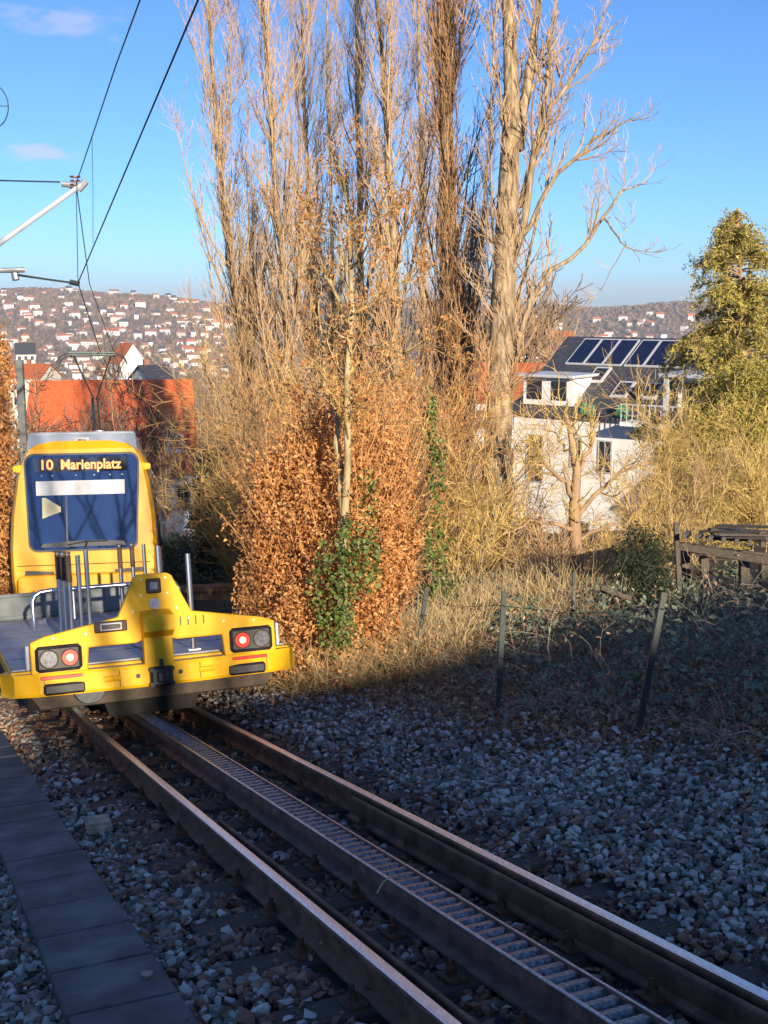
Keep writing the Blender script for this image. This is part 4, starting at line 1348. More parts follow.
# ------------------------------------------------------------------ golden conifer at the right edge
def conifer():
    zc = 40
    rng = np.random.default_rng(21)
    b = ground_pt(752, zc)
    top = at(738, 209, zc)
    root = empty('conifer_tree', b)
    tag(root, 'tall golden green conifer with drooping sprays at the right edge', 'tree')
    H = top[2] - b[2]
    t = np.linspace(0, 1, 14)
    tr = b[None] * (1 - t[:, None]) + top[None] * t[:, None]
    MB().tube(tr - b, .26 * (1 - t * .95), 8).build('trunk', M['barkd'], root, smooth=True)
    n = 420
    tt = 1 - rng.random(n) ** .9 * .86
    tt[:70] = rng.uniform(.84, .985, 70)
    S = b[None] * (1 - tt[:, None]) + top[None] * tt[:, None]
    an = rng.uniform(0, 2 * np.pi, n)
    prof = np.interp(tt, [0, .14, .4, .65, .8, .92, 1], [3.1, 3.2, 2.8, 1.95, 1.4, .72, .10]) * rng.uniform(.45, 1.2, n)
    D = np.stack([np.cos(an), np.sin(an), np.where(tt > .7, .45, .2)], 1)
    C = grow(S, D, prof * 1.08, 8, -.9, .06, rng)
    T0 = taper(np.full(n, .035), 8, .2)
    cb = MB(); cb.raw(*tubes(C - b, T0, 4))
    S2, D2, rr_, t2, _ = branch(C, T0, 3400, .25, 1, .8, .3, rng)
    C2 = grow(S2, D2 + np.array([0, 0, -.15]), rng.uniform(.25, .6, 3400), 5, -.7, .1, rng)
    cb.raw(*tubes(C2 - b, taper(np.full(3400, .009), 5, .4), 3))
    cb.build('branches', M['barkd'], root)
    m = 66000
    k = rng.integers(0, 3400, m); i = rng.integers(0, 5, m)
    P = C2[k, i] + rng.normal(0, .055, (m, 3))
    lb = MB(); lb.raw(*leaf_quads(P - b, .17, rng, .24)); lb.build('foliage', M['goldconifer'], root)


conifer()
leafy('conifer_bush', [(695, 450, 34, .8, .8, 1.3), (725, 460, 33, 1.3, 1.0, 1.6), (765, 430, 33, 1.0, 1.0, 1.9), (740, 400, 35, 1.1, 1, 1.2), (690, 505, 33, .9, .8, .8), (740, 520, 33, 1.2, .8, .8)], 42000, .14, 'goldconifer', 'broad yellow green bush at the right edge below the tall conifer', 'bush', seed=8, aspect=.25)
shrub(705, 28, 4.0, 2.0, 5, 'pale bare shrub with arching branches in front of the golden conifer', 'twiggold', seed=50, n2=260, n3=1100)
shrub(758, 26, 3.4, 1.8, 5, 'pale bare shrub at the right edge behind the wooden pergola', 'twiggold', seed=51, n2=240, n3=1000)
shrub(672, 22, 2.4, 1.5, 10, 'golden bare shrub just behind the dark evergreen bush', 'twiggold', seed=52)

# ------------------------------------------------------------------ bramble bank, dry grass
def bramble():
    rng = np.random.default_rng(31)
    u = rng.uniform(6.5, 17, 14000); v = rng.uniform(5.2, 12.5, 14000)
    keep = v > np.interp(u, [6, 9, 12, 14, 17], [6.3, 5.7, 5.6, 6.0, 6.4])
    u, v = u[keep], v[keep]
    P = u[:, None] * np.array([DH[0], DH[1], 0]) + v[:, None] * np.array([CH[0], CH[1], 0])
    hgt = (.35 + .25 * np.sin(P[:, 0] * 2.1 + 1) * np.sin(P[:, 1] * 1.7) + .15 * np.sin(P[:, 0] * 5)).clip(.1, .8) * smooth(5.2, 6.6, v)
    P[:, 2] = terrain(P[:, 0], P[:, 1]) + rng.random(len(P)) * hgt
    mb = MB(); mb.raw(*leaf_quads(P, .078, rng, .65, flat=.9))
    tag(mb.build('bramble_cover', M['bramble']), kind='stuff')
    n = 2200
    u = rng.uniform(6.8, 17, n); v = rng.uniform(5.5, 12, n)
    P = u[:, None] * np.array([DH[0], DH[1], 0]) + v[:, None] * np.array([CH[0], CH[1], 0]); P[:, 2] = terrain(P[:, 0], P[:, 1])
    D = rng.normal(0, .7, (n, 3)) * np.array([1, 1, 0]) + np.array([0, 0, 1])
    ln_ = .25 + 1.0 * rng.random(n) ** 2.5
    C = grow(P, D, ln_, 8, -.9, .2, rng)
    mb = MB(); mb.raw(*tubes(C, taper(rng.uniform(.0015, .0045, n), 8, .4), 3))
    S_, D_, r_, t_, _ = branch(C, taper(np.full(n, .003), 8, .4), 3200, .25, 1, .9, .3, rng)
    mb.raw(*tubes(grow(S_, D_, rng.uniform(.06, .25, 3200), 4, 0, .2, rng), taper(np.full(3200, .0016), 4, .6), 3))
    kk = rng.integers(0, n, 5200); ii = rng.integers(2, 8, 5200)
    mb.raw(*leaf_quads(C[kk, ii] + rng.normal(0, .03, (5200, 3)), .05, rng, .5), 1)
    tag(mb.build('bramble_canes', [M['deadstem'], M['litter']]), kind='stuff')


bramble()


def dry_grass():
    rng = np.random.default_rng(32)
    P = []
    for (x0, x1, z0, z1, n) in ((300, 480, 13.4, 15.8, 2600), (440, 600, 15.5, 21, 3600), (230, 330, 13.3, 14.2, 500)):
        a = (rng.uniform(x0, x1, n) - 384) / FPX; zc = rng.uniform(z0, z1, n)
        P.append(np.stack([a * zc, zc * .985, terrain(a * zc, zc * .985)], 1))
    P = np.concatenate(P)
    n = len(P)
    D = rng.normal(0, .5, (n, 3)) * np.array([1, 1, 0]) + np.array([0, 0, 1])
    C = grow(P, D, rng.uniform(.3, .95, n), 7, -.9, .1, rng)
    mb = MB(); mb.raw(*tubes(C, taper(rng.uniform(.003, .007, n), 7, .3), 3))
    tag(mb.build('dry_grass', M['straw']), kind='stuff')


dry_grass()


def hedge_foot():
    rng = np.random.default_rng(61)
    n = 900
    a = (rng.uniform(285, 440, n) - 384) / FPX; zc = rng.uniform(12.7, 13.9, n)
    P = np.stack([a * zc, zc * .985, terrain(a * zc, zc * .985)], 1)
    D = rng.normal(0, .55, (n, 3)) * np.array([1, 1, 0]) + np.array([0, 0, 1])
    C = grow(P, D, rng.uniform(.2, .9, n), 7, -.7, .16, rng)
    T_ = taper(rng.uniform(.002, .005, n), 7, .3)
    mb = MB(); mb.raw(*tubes(C, T_, 3))
    S_, D_, r_, t_, _ = branch(C, T_, 1800, .2, 1, .8, .3, rng)
    mb.raw(*tubes(grow(S_, D_, rng.uniform(.08, .3, 1800), 4, 0, .2, rng), taper(np.full(1800, .0018), 4, .6), 3))
    k = rng.integers(0, n, 1800); i = rng.integers(1, 7, 1800)
    mb.raw(*leaf_quads(C[k, i] + rng.normal(0, .03, (1800, 3)), .05, rng, .5), 1)
    tag(mb.build('hedge_foot_undergrowth', [M['straw'], M['beech']]), kind='stuff')


hedge_foot()


def tussock(px, py, zc, label):
    rng = np.random.default_rng(int(px))
    b = ground_pt(px, zc)
    n = 60
    D = rng.normal(0, .8, (n, 3)) * np.array([1, 1, 0]) + np.array([0, 0, .9])
    C = grow(rng.normal(0, .05, (n, 3)) * np.array([1, 1, 0]), D, rng.uniform(.3, .65, n), 8, -2.2, .07, rng)
    mb = MB(); mb.raw(*tubes(C, taper(rng.uniform(.004, .009, n), 8, .3), 3))
    o = mb.build('grass_tussock', M['deadstem']); o.location = b
    tag(o, label, 'grass tussock')


tussock(540, 700, 10.6, 'pale dry grass tussock drooping between two fence posts')
tussock(735, 740, 8.6, 'pale dry grass tussock at the right edge of the bank')

# ------------------------------------------------------------------ fence posts, rails, beams
def fpost(base_px, top_px, zc, label, w=.045, m='post', name='fence_post', group='green fence posts on the bank'):
    g0 = at(*base_px, zc); t0 = at(*top_px, zc)
    dirv = t0 - g0; L = np.linalg.norm(dirv); z = dirv / L
    x = unit(np.cross(np.array([0, 1, 0.]), z)); y = np.cross(z, x)
    o = MB().box((w / 2, 0, L / 2 - .1), (w, .006, L + .2)).box((0, w / 2 + .003, L / 2 - .1), (.006, w, L + .2)).box((w / 2, .004, L - .06), (w * .8, .02, .05)).build(name, M[m])
    o.matrix_world = Matrix([[x[0], y[0], z[0], g0[0]], [x[1], y[1], z[1], g0[1]], [x[2], y[2], z[2], g0[2]], [0, 0, 0, 1]])
    tag(o, label, 'fence post', group)
    return t0, g0


tops = [fpost((410, 686), (425, 588), 13.9, 'thin leaning green post in front of the sunlit brown hedge'),
        fpost((496, 712), (502, 591), 11.3, 'upright dark green post at the edge of the shade, clear of others'),
        fpost((636, 732), (662, 592), 9.6, 'most strongly leaning green post, nearest to the track')]
fpost((571, 650), (573, 572), 15.8, 'short upright post among brambles left of the slanting timber')
fpost((603, 645), (602, 588), 15.4, 'short post carrying the slanting timber')
MB_ = MB().box((0, 0, 0), (.42, .05, .06), rot=Matrix.Rotation(.38, 3, 'Y'), bev=.005).build('timber_beam', M['wood'])
MB_.location = at(616, 593, 15.3)
tag(MB_, 'short slanting timber resting on a post left of the evergreen bush', 'timber')
for f_, nm in ((.12, 'top'), (.55, 'mid')):
    pts = []
    for (t0, g0) in tops:
        pts.append(t0 * (1 - f_) + g0 * f_)
    q = pts[2] + (pts[2] - pts[1]) * .8
    line('fence_wire', [pts[0], (pts[0] + pts[1]) / 2 - np.array([0, 0, .05]), pts[1], (pts[1] + pts[2]) / 2 - np.array([0, 0, .06]), pts[2], q], .0028,
         'upper thin wire strung between the green fence posts' if nm == 'top' else 'lower sagging wire strung between the green fence posts', 'fence wire', 'post', None, 4)

# lit timber edge of the siding on the right behind the wagon
o = MB().box((0, 0, 0), (1.7, .25, .12), rot=Matrix.Rotation(-.06, 3, 'Y'), bev=.01).box((0, .02, -.16), (1.6, .15, .16)).build('timber_kerb', M['barkd'])
o.location = at(206, 588, 24.5)
tag(o, 'long timber edging beam lit by sun between wagon and beech hedge', 'timber')


# ------------------------------------------------------------------ pergola
def pergola():
    zc = 17
    root = empty('pergola', at(725, 640, zc))
    tag(root, 'weathered dark wooden pergola with heaped boards at the right edge', 'pergola')
    o0 = np.array(root.location)

    def bar(a, b, w, h, nm):
        a = a - o0; b = b - o0
        d = b - a; L = np.linalg.norm(d); x = d / L
        y = unit(np.cross(np.array([0, 0, 1.]), x)) if abs(x[2]) < .9 else np.array([0, 1., 0])
        z = np.cross(x, y); y = np.cross(z, x)
        MB().box((a + b) / 2, (L, w, h), rot=np.stack([x, y, z], 1), bev=.008).build(nm, M['wood'], root)
    bar(at(682, 645, zc), at(676, 522, zc), .07, .07, 'post')
    for px, dz, y1 in ((686, 1.5, 548), (705, 2.4, 556), (745, 0, 560), (775, .4, 560), (765, 2.4, 565)):
        bar(at(px, 660, zc + dz), at(px - 1, y1, zc + dz), .13, .13, 'post')
    bar(at(680, 546, zc), at(790, 564, zc - .6), .09, .11, 'beam')
    bar(at(680, 548, zc + 2.4), at(800, 560, zc + 2.2), .09, .12, 'beam')
    for i in range(8):
        f = i / 7
        a = at(684 + f * 92, 536 + f * 10, zc - .35 - f * .5); b = at(690 + f * 84, 533 + f * 8, zc + 2.8)
        bar(a, b, .06, .08, 'rafter')
    bar(at(684, 592, zc + .8), at(742, 604, zc), .05, .09, 'cross_rail')
    rng = random.Random(4)
    hp = MB()
    for i in range(9):
        x = 728 + rng.uniform(-8, 30); y = 538 - i * 1.6
        a = at(x - 22, y + rng.uniform(-2, 3), zc + rng.uniform(0, 1.5)) - o0; b = at(x + 40, y + rng.uniform(-1, 6), zc + rng.uniform(-.2, 1.2)) - o0
        d = b - a; L = np.linalg.norm(d); xx = d / L; yy = unit(np.cross(np.array([0, 0, 1.]), xx)); zz = np.cross(xx, yy)
        hp.box((a + b) / 2, (L, .13, .03), rot=np.stack([xx, yy, zz], 1), bev=.005)
    hp.build('heaped_boards', M['wood'], root)


pergola()


# ------------------------------------------------------------------ houses
def wall_house(name, org, ax, w, dpt, z_base, z_eave, z_ridge, label, wall='render', roof='slate', over=.35, cat='house', group=None, ridge_frac=.5):
    """gabled house: front wall runs along unit vector ax from org (front left corner); depth goes away from the viewer"""
    ax = np.array([*ax, 0.]); ax /= np.linalg.norm(ax)
    dy = np.array([-ax[1], ax[0], 0.])
    rot = np.stack([ax, dy, np.array([0, 0, 1.])], 1)
    root = empty(name, (org[0], org[1], z_base), rot)
    tag(root, label, cat, group)
    he, hr = z_eave - z_base, z_ridge - z_base
    yr = dpt * ridge_frac
    V = [(0, 0, -3), (w, 0, -3), (w, dpt, -3), (0, dpt, -3), (0, 0, he), (w, 0, he), (w, dpt, he), (0, dpt, he), (0, yr, hr - .12), (w, yr, hr - .12)]
    F = [[0, 1, 5, 4], [1, 2, 6, 9, 5], [2, 3, 7, 6], [3, 0, 4, 8, 7], [3, 2, 1, 0]]
    MB().raw(V, F).build('wall', M[wall], root)
    s = (hr - he) / yr
    t = .16
    e0 = he - s * over
    s2 = (hr - he) / (dpt - yr)
    e1 = he - s2 * over
    V = []
    for x in (-over, w + over):
        V += [(x, -over, e0), (x, yr, hr), (x, dpt + over, e1), (x, dpt + over, e1 + t), (x, yr, hr + t), (x, -over, e0 + t)]
    F = [[0, 1, 4, 5], [1, 2, 3, 4], [11, 10, 7, 6], [10, 9, 8, 7], [5, 4, 10, 11], [4, 3, 9, 10], [0, 6, 7, 1], [1, 7, 8, 2], [0, 5, 11, 6], [2, 8, 9, 3]]
    rf = MB().raw(V, F).build('roof', M[roof], root)
    me = rf.data
    uvl = me.uv_layers.new(name='uv')
    for lp in me.loops:
        co = me.vertices[lp.vertex_index].co
        uvl.data[lp.index].uv = (co.x, math.hypot(co.y, co.z))
    slope = math.atan(s)

    def on_roof(x, d, lift=.0):
        """point on the front slope: x along, d metres up from the eave line"""
        return np.array([x, d * math.cos(slope), he + d * math.sin(slope) + t / math.cos(slope) + lift])
    return root, rf, on_roof, slope, he, hr, yr


def window(root, x, z, w, h, frame='white', y=-.0, bars=1):
    f = MB()
    f.box((x, y - .03, z), (w + .14, .08, h + .14), bev=.01)
    fo = f.build('window', M[frame], root)
    p = MB()
    n = bars + 1
    for i in range(n):
        p.box((x - w / 2 + w / n * (i + .5), y - .066, z), (w / n - .05, .02, h))
    p.build('pane', M['farwin'], fo)
    return fo


# white house with solar panels
def solar_house():
    al = R(37)
    zc = 66
    e = at(514, 411, zc)
    ax = np.array([math.cos(al), -math.sin(al)])
    base = float(terrain(e[0], e[1])) - .5
    root, rf, onr, sl, he, hr, yr = wall_house('white_house', e, ax, 12.5, 13, base, e[2], e[2] + 3.75, 'large white house with dark roof, solar panels and dormers', 'render', 'slate', .3)
    # flue of panels near the ridge
    rx = Matrix.Rotation(sl, 3, 'X')
    L = yr / math.cos(sl)
    for g, x0 in enumerate((1.0, 4.62)):
        n = 3
        for i in range(n):
            cx = x0 + i * 1.16 + .58
            c = onr(cx, L - 1.75, .06)
            p = MB().box(c, (1.14, 2.7, .07), rot=rx).build('solar_panel', M['alu'], rf)
            MB().box(c + np.array(rx @ Vector((0, 0, .035))), (.98, 2.48, .02), rot=rx).build('cell_sheet', M['solar'], p)
    for cx, d in ((3.6, 3.4), (5.6, 2.1), (7.3, 2.1)):
        c = onr(cx, d, .08)
        p = MB().box(c, (.95, 1.5, .12), rot=rx, bev=.02).build('roof_window', M['alu'], rf)
        MB().box(c + np.array(rx @ Vector((0, 0, .06))), (.68, 1.15, .02), rot=rx).build('pane', M['farwin'], p)
    # left dormer
    dm = MB().box((1.9, 1.6, he + 1.15), (3.0, 2.6, 1.5)).build('dormer', M['render'], root)
    MB().box((1.9, 1.5, he + 1.98), (3.5, 3.2, .16), bev=.03).build('dormer_roof', M['alu'], dm)
    for x in (1.1, 2.6):
        MB().box((x, .28, he + 1.2), (.9, .06, 1.0)).build('dormer_window', M['farwin'], dm)
    # right dormer with canopy, balcony
    dm = MB().box((10.2, 2.2, he + 1.2), (2.2, 2.6, 2.0)).build('dormer', M['render'], root)
    MB().box((10.3, 1.6, he + 2.3), (3.4, 4.2, .22), bev=.04).build('canopy', M['white'], dm)
    MB().box((9.0, -.3, he + 1.2), (.22, .22, 2.1)).build('canopy_post', M['white'], dm)
    MB().box((10.2, .86, he + 1.1), (1.5, .06, 1.6)).build('dormer_window', M['farwin'], dm)
    bl = MB().box((9.6, -.75, he - .15), (5.0, 1.6, .2)).build('balcony', M['render'], root)
    rl = MB().box((9.6, -1.5, he + .85), (5.0, .06, .07))
    for i in range(17):
        rl.box((7.15 + i * .305, -1.5, he + .4), (.04, .04, .9))
    rl.build('balcony_railing', M['alu'], bl)
    for x, w in ((4.6, .7), (6.6, .6)):
        MB().box((x, -.25, he + .35), (w, .4, .6), rot=Matrix.Rotation(.2, 3, 'Y'), bev=.06).build('green_blind', M['greenawn'], root)
    for x, z, w, h in ((1.4, -2.5, .95, 2.5), (3.9, -2.0, .6, 1.5), (5.6, -2.1, .7, 1.6), (8.9, -3.4, .75, 2.8), (9.9, -3.4, .75, 2.8), (10.9, -3.4, .75, 2.8), (11.9, -3.4, .75, 2.8),
                       (1.4, -6.6, 1.0, 1.5), (4.2, -6.5, 1.2, 1.5), (9.4, -7.0, .9, 2.4), (10.8, -7.0, .9, 2.4)):
        window(root, x, he + z, w, h, 'white')


solar_house()


def red_house():
    zc = 62
    e = at(26, 474, zc)
    ax = (math.cos(R(8)), math.sin(R(8)))
    base = float(terrain(e[0], e[1]))
    root, rf, onr, sl, he, hr, yr = wall_house('white_house', e, ax, 8.25, 11, base, e[2], e[2] + 4.3, 'white walled house with a bright red tiled roof behind the train', 'render', 'tiles', .35)
    rx = Matrix.Rotation(sl, 3, 'X')
    c = onr(7.6, 1.7, .06)
    p = MB().box(c, (.9, 1.35, .12), rot=rx, bev=.02).build('roof_window', M['white'], rf)
    MB().box(c + np.array(rx @ Vector((0, 0, .06))), (.62, 1.05, .02), rot=rx).build('pane', M['farwin'], p)
    MB().box((0, 0, 0), (1.2, .12, .12)).build('gutter', M['alu'], root).location = (8.6, -.42, he - .25)
    for x, z, w, h in ((6.75, -1.5, .6, 1.1), (8.0, -1.4, .7, 1.3), (7.0, -4.4, .7, 1.3), (8.1, -4.4, .7, 1.3), (2, -1.6, .9, 1.2), (4, -1.6, .9, 1.2)):
        window(root, x, he + z, w, h, 'white')
    


red_house()


def simple_house(px, py_eave, zc, w, rise, yaw, wall, roof, label, dpt=9, nw=3, floors=2, group=None):
    e = at(px, py_eave, zc)
    ax = (math.cos(yaw), -math.sin(yaw))
    base = float(terrain(e[0], e[1])) - 1
    base = min(base, e[2] - 5)
    root, rf, onr, sl, he, hr, yr = wall_house('house', e, ax, w, dpt, base, e[2], e[2] + rise, label, wall, roof, .3, group=group)
    for fl in range(floors):
        for i in range(nw):
            window(root, w * (i + .5) / nw, he - 1.5 - fl * 2.9, 1.0, 1.4, 'white')
    MB().box((w * .3, yr + .4, hr + .2), (.7, .7, 1.5)).build('chimney', M['brickred'], rf)
    return root


simple_house(466, 400, 95, 10, 2.6, .25, 'render', 'redroof', 'white house seen between the dense column and the largest poplar', nw=4, floors=3)
simple_house(455, 352, 190, 13, 2.2, .1, 'render', 'slate', 'white house high up behind the gap left of the largest poplar', nw=4)
simple_house(530, 352, 210, 9, 3.4, -.2, 'creamwall', 'redroof', 'small house with orange red roof right of the largest poplar trunk', nw=3)
simple_house(108, 362, 420, 9.5, 6.5, .9, 'render', 'redroof', 'white gabled villa with red roof standing on the valley slope', dpt=10, nw=3)
simple_house(8, 378, 230, 6.5, 2.4, .2, 'creamwall', 'redroof', 'cream house between the left edge and the grey mast', nw=2)
simple_house(16, 354, 420, 6.5, 3.6, -.3, 'creamwall', 'slate', 'tall brownish house above the cream one at the left edge', nw=3)
simple_house(150, 381, 170, 3.4, 1.9, -.5, 'render', 'slate', 'small dark roofed house just above the red tiled ridge', nw=2)
simple_house(756, 470, 52, 4.5, 2.0, .3, 'creamwall', 'redroof', 'cream wall showing behind the conifer at the right edge', nw=1)


# hillside town: each house its own object
def hillside():
    rng = np.random.default_rng(90)
    protos = []
    for k in range(10):
        w, d, h, rs = rng.uniform(11, 20), rng.uniform(10, 13), rng.uniform(6.5, 11), rng.uniform(2.5, 5)
        V = [(-w / 2, -d / 2, -4), (w / 2, -d / 2, -4), (w / 2, d / 2, -4), (-w / 2, d / 2, -4), (-w / 2, -d / 2, h), (w / 2, -d / 2, h), (w / 2, d / 2, h), (-w / 2, d / 2, h), (-w / 2, 0, h + rs), (w / 2, 0, h + rs)]
        mb = MB()
        mb.raw(V, [[0, 1, 5, 4], [1, 2, 6, 5], [2, 3, 7, 6], [3, 0, 4, 7]], 0)
        mb.f.append((np.array([[5, 6, 9], [7, 4, 8]]), 0))
        V2 = [(-w / 2 - .5, -d / 2 - .5, h - .2), (w / 2 + .5, -d / 2 - .5, h - .2), (w / 2 + .5, d / 2 + .5, h - .2), (-w / 2 - .5, d / 2 + .5, h - .2), (-w / 2 - .5, 0, h + rs + .2), (w / 2 + .5, 0, h + rs + .2)]
        mb.raw(V2, [[0, 1, 5, 4], [2, 3, 4, 5], [1, 2, 5], [3, 0, 4]], 1)
        nb = int(w / 3.2)
        for fl in range(int(h / 3)):
            for i in range(nb):
                mb.box((-w / 2 + w * (i + .5) / nb, -d / 2 - .05, 1.6 + fl * 2.9), (1.1, .12, 1.4), mi=2)
        wall = [M['render'], M['render'], M['creamwall']][k % 3]
        roof = [M['farroof'], M['redroof'], M['slate'], M['redroof'], M['brickred']][k % 5]
        o = mb.build('hillside_house', [wall, roof, M['farwin']])
        protos.append((o, ['white house with red roof', 'white house with red roof', 'cream house with dark roof', 'white house with red roof', 'white house with brown roof',
                           'cream house with red roof', 'white house with red roof', 'white house with dark roof', 'cream house with red roof', 'white house with brown roof'][k]))
    used = [0] * 10
    n = 0
    tries = 0
    taken = []
    while n < 292 and tries < 9000:
        tries += 1
        left = rng.random() < .82
        band = rng.integers(0, 11)
        px = rng.uniform(-20, 230) if left else rng.uniform(455, 700)
        rr_ = (1880 + band * 82 + rng.normal(0, 16) + 30 * math.sin(px * .04 + band)) if left else rng.uniform(1900, 2600)
        a = math.atan((px - 384) / FPX)
        x, y = rr_ * math.sin(a), rr_ * math.cos(a)
        if any((x - q[0]) ** 2 + (y - q[1]) ** 2 < 19 ** 2 for q in taken): continue
        # fewer houses in the woods near the crest
        if rr_ > 2550 and rng.random() < .55: continue
        taken.append((x, y))
        k = int(rng.integers(0, 10))
        src, desc = protos[k]
        o = src if used[k] == 0 else src.copy()
        if used[k]: COL.objects.link(o)
        used[k] += 1
        o.location = (x, y, float(terrain(x, y)))
        o.rotation_euler = (0, 0, -a + rng.uniform(-.7, .7))
        sc_ = rng.uniform(.6, 1.1)
        o.scale = (sc_, sc_, sc_)
        tag(o, ('small ' + desc + ' on the distant hillside across the valley'), 'house', 'houses on the distant hillside')
        n += 1


hillside()


def hill_trees():
    rng = np.random.default_rng(91)
    bm = bmesh.new(); bmesh.ops.create_icosphere(bm, subdivisions=1, radius=1)
    V = np.array([v.co[:] for v in bm.verts]); F = np.array([[v.index for v in f.verts] for f in bm.faces]); bm.free()
    n = 15000
    px = np.where(rng.random(n) < .62, rng.uniform(-60, 260, n), rng.uniform(260, 760, n))
    rr_ = np.where(rng.random(n) < .3, rng.uniform(2450, 2800, n), rng.uniform(1500, 2800, n))
    a = np.arctan((px - 384) / FPX)
    x, y = rr_ * np.sin(a), rr_ * np.cos(a)
    s = rng.uniform(2.2, 5.2, n)
    P = np.stack([x, y, terrain(x, y) + s * .6], 1)
    Rm = rand_rot(n, rng)
    J = rng.uniform(.65, 1.25, (n, len(V), 1))
    W = np.einsum('nij,vj->nvi', Rm, V) * J * s[:, None, None] * np.array([1, 1, 1.15]) + P[:, None]
    FF = (F[None] + (np.arange(n) * len(V))[:, None, None]).reshape(-1, 3)
    mb = MB(); mb.raw(W.reshape(-1, 3), FF)
    tag(mb.build('woods', M['hilltree']), kind='stuff')


hill_trees()


def mid_woods():
    """bare woodland on the near valley side: one mass of leafless crowns"""
    rng = np.random.default_rng(92)
    protos = []
    for k in range(6):
        H = 1.0
        T = grow(np.zeros((1, 3)), np.array([[0, 0, 1.]]), np.array([.95]), 8, .5, .04, rng)
        Tr = taper(np.array([.022]), 8, .2)
        S, D, r_, t, _ = branch(T, Tr, 16, .25, .95, .7, .15, rng)
        C1 = grow(S, D, .5 * rng.uniform(.6, 1.1, 16) * (1.1 - .5 * t), 6, .8, .12, rng); R1 = taper(np.full(16, .010), 6, .35)
        S, D, r_, t, _ = branch(C1, R1, 110, .2, 1, .6, .2, rng)
        C2 = grow(S, D, .22 * rng.uniform(.5, 1.2, 110), 5, .6, .16, rng); R2 = taper(np.full(110, .0055), 5, .5)
        S, D, r_, t, _ = branch(C2, R2, 300, .2, 1, .6, .2, rng)
        C3 = grow(S, D, .10 * rng.uniform(.5, 1.2, 300), 3, .5, .16, rng)
        vs, qs, n0 = [], [], 0
        for C, Rr, kk in ((T, Tr, 5), (C1, R1, 3), (C2, R2, 3), (C3, taper(np.full(300, .0038), 3, .7), 3)):
            v_, q_ = tubes(C, Rr, kk); vs.append(v_); qs.append(q_ + n0); n0 += len(v_)
        protos.append((np.concatenate(vs), np.concatenate(qs)))
    mb = MB()
    n = 330
    cnt = 0
    while cnt < n:
        zone = rng.random()
        if zone < .6:
            px, rr_ = rng.uniform(440, 780), rng.uniform(110, 650)
        elif zone < .85:
            px, rr_ = rng.uniform(180, 450), rng.uniform(90, 500)
        else:
            px, rr_ = rng.uniform(-40, 200), rng.uniform(130, 520)
        a = math.atan((px - 384) / FPX)
        x, y = rr_ * math.sin(a), rr_ * math.cos(a)
        z = float(terrain(x, y))
        h = rng.uniform(8, 13)
        # keep the skyline: crowns stay below the far hills
        if (z + h) / rr_ > -.022 or 498 < px < 560 and rr_ < 215 and rng.random() < .7: 
            h = -.024 * rr_ - z
            if h < 5: continue
        V, Q = protos[cnt % 6]
        ca, sa = math.cos(cnt * 1.7), math.sin(cnt * 1.7)
        W = V @ np.array([[ca, sa, 0], [-sa, ca, 0], [0, 0, 1]]) * h
        mb.raw(W + np.array([x, y, z - .2]), Q)
        cnt += 1
    tag(mb.build('valley_woods', M['twigfar']), kind='stuff')


mid_woods()

# ------------------------------------------------------------------ shade casters: an added unseen house, plus trees, up the slope behind the viewer
SUN_AZ = math.atan2(.33, -.944)
SUN_EL = R(17)
TOSUN = np.array([math.sin(SUN_AZ) * math.cos(SUN_EL), math.cos(SUN_AZ) * math.cos(SUN_EL), math.sin(SUN_EL)])


def shade_house():  # added occluder, its ridge placed to set the edge of the foreground shade
    A = np.array([-3.3, 10.0, -4.1]); F_ = np.array([6.4, 17.3, -3.3])
    dirv = (F_ - A); dirv /= np.linalg.norm(dirv)
    D = 42 / math.cos(SUN_EL)
    a0 = A + TOSUN * D - dirv * 10
    a1 = F_ + TOSUN * D + dirv * 16
    # ridge from a0 to a1 (nearly level)
    d = a1 - a0; w = math.hypot(d[0], d[1])
    ax = d[:2] / w
    zr = (a0[2] + a1[2]) / 2
    # local +y of wall_house is left of ax; the front wall is on the right side of travel
    dpt = 9.0
    nrm = np.array([-ax[1], ax[0]])
    org = a0[:2] - nrm * dpt / 2
    zb = float(terrain(*org)) - 1
    root, rf, onr, sl, he, hr, yr = wall_house('added_shade_house', org, ax, w, dpt, zb, zr - 3.4, zr - .55, 'unseen long house added behind the viewer to shade the foreground', 'creamwall', 'redroof', .4)
    # keep the slight tilt of the ridge out: level roof
    return a0, a1


A0, A1 = shade_house()

# ------------------------------------------------------------------ air
hz = MB().box((0, 0, -58), (9300, 9300, 206)).build('haze', [])
hm = bpy.data.materials.new('valley_air'); hm.use_nodes = True
hn = hm.node_tree; hn.nodes.remove(hn.nodes['Principled BSDF'])
pv = hn.nodes.new('ShaderNodeVolumePrincipled')
pv.inputs['Color'].default_value = (.90, .93, 1, 1); pv.inputs['Density'].default_value = .00013; pv.inputs['Anisotropy'].default_value = .0
hn.links.new(pv.outputs[0], hn.nodes['Material Output'].inputs['Volume'])
hz.data.materials.append(hm)
tag(hz, kind='stuff')

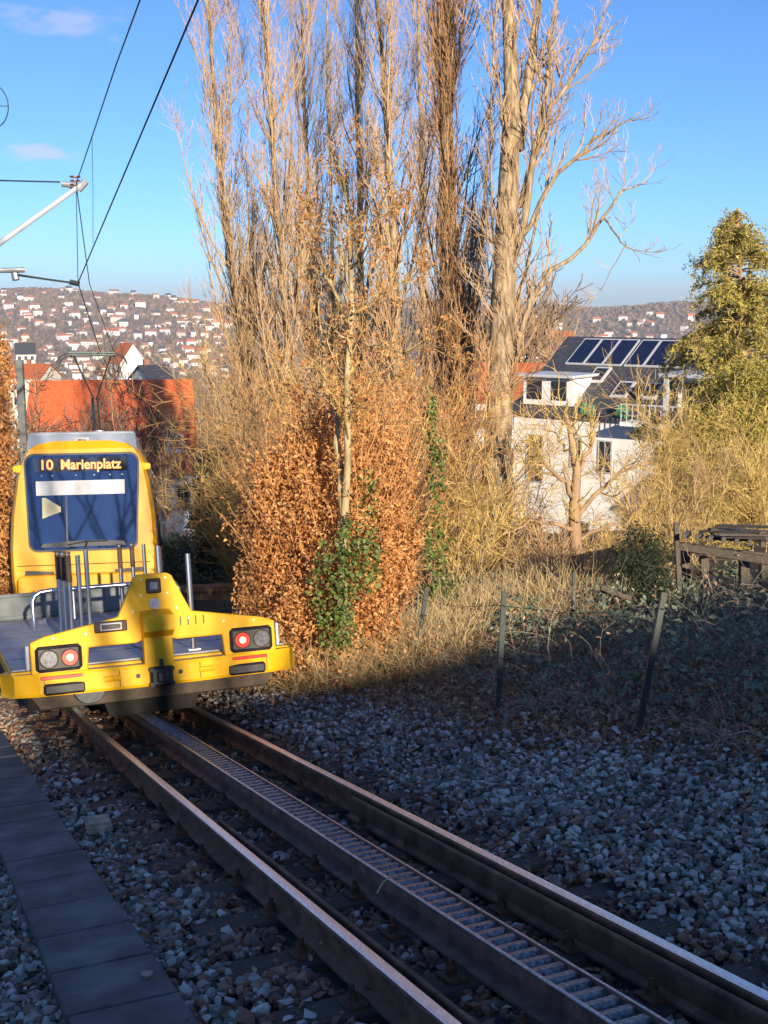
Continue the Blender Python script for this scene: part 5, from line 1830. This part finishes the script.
# ------------------------------------------------------------------ world, sun
w = bpy.data.worlds.new('World'); scene.world = w; w.use_nodes = True
nt = w.node_tree; N, L = nt.nodes, nt.links
bg = N['Background']
sky = N.new('ShaderNodeTexSky'); sky.sky_type = 'NISHITA'; sky.sun_disc = False
sky.sun_elevation = SUN_EL; sky.sun_rotation = SUN_AZ
sky.altitude = 300; sky.air_density = .7; sky.dust_density = .7; sky.ozone_density = 6.5
tcw = N.new('ShaderNodeTexCoord')
prev = sky.outputs[0]
nzw = N.new('ShaderNodeTexNoise'); nzw.inputs['Scale'].default_value = 42; nzw.inputs['Detail'].default_value = 6
mpw = N.new('ShaderNodeMapping'); mpw.inputs['Scale'].default_value = (1, 1, 2.6)
L.new(tcw.outputs['Generated'], mpw.inputs['Vector']); L.new(mpw.outputs[0], nzw.inputs['Vector'])
for cx_, cy_, sx_, sz_, amt in ((62, 22, 15, 62, .42), (42, 153, 22, 95, .55)):
    dv = unit(at(cx_, cy_, 1.0))
    sub = N.new('ShaderNodeVectorMath'); sub.operation = 'SUBTRACT'; sub.inputs[1].default_value = tuple(dv)
    L.new(tcw.outputs['Generated'], sub.inputs[0])
    ml2 = N.new('ShaderNodeVectorMath'); ml2.operation = 'MULTIPLY'; ml2.inputs[1].default_value = (sx_, sx_, sz_)
    L.new(sub.outputs[0], ml2.inputs[0])
    ln_ = N.new('ShaderNodeVectorMath'); ln_.operation = 'LENGTH'; L.new(ml2.outputs[0], ln_.inputs[0])
    ad = N.new('ShaderNodeMath'); ad.operation = 'MULTIPLY_ADD'; L.new(nzw.outputs['Fac'], ad.inputs[0]); ad.inputs[1].default_value = 2.2
    L.new(ln_.outputs['Value'], ad.inputs[2])
    mr = N.new('ShaderNodeMapRange'); mr.interpolation_type = 'SMOOTHSTEP'
    L.new(ad.outputs[0], mr.inputs['Value'])
    mr.inputs['From Min'].default_value = 1.0; mr.inputs['From Max'].default_value = 1.95; mr.inputs['To Min'].default_value = amt; mr.inputs['To Max'].default_value = 0
    mxw = N.new('ShaderNodeMix'); mxw.data_type = 'RGBA'; L.new(mr.outputs[0], mxw.inputs[0]); L.new(prev, mxw.inputs[6]); mxw.inputs[7].default_value = (4.2, 3.9, 4.6, 1)
    prev = mxw.outputs[2]
L.new(prev, bg.inputs['Color'])
bg.inputs['Strength'].default_value = .122
sun_d = bpy.data.lights.new('sun', 'SUN'); sun_d.energy = 5.0; sun_d.angle = R(.5); sun_d.color = (1, .85, .64)
sun = bpy.data.objects.new('sun', sun_d); COL.objects.link(sun)
sun.rotation_euler = Vector(TOSUN).to_track_quat('Z', 'Y').to_euler()

scene.view_settings.view_transform = 'Standard'
scene.view_settings.look = 'None'
scene.view_settings.gamma = 1
scene.view_settings.exposure = .6
scene.view_settings.use_curve_mapping = False
scene.cycles.max_bounces = 6
scene.cycles.diffuse_bounces = 3
scene.cycles.use_denoising = True
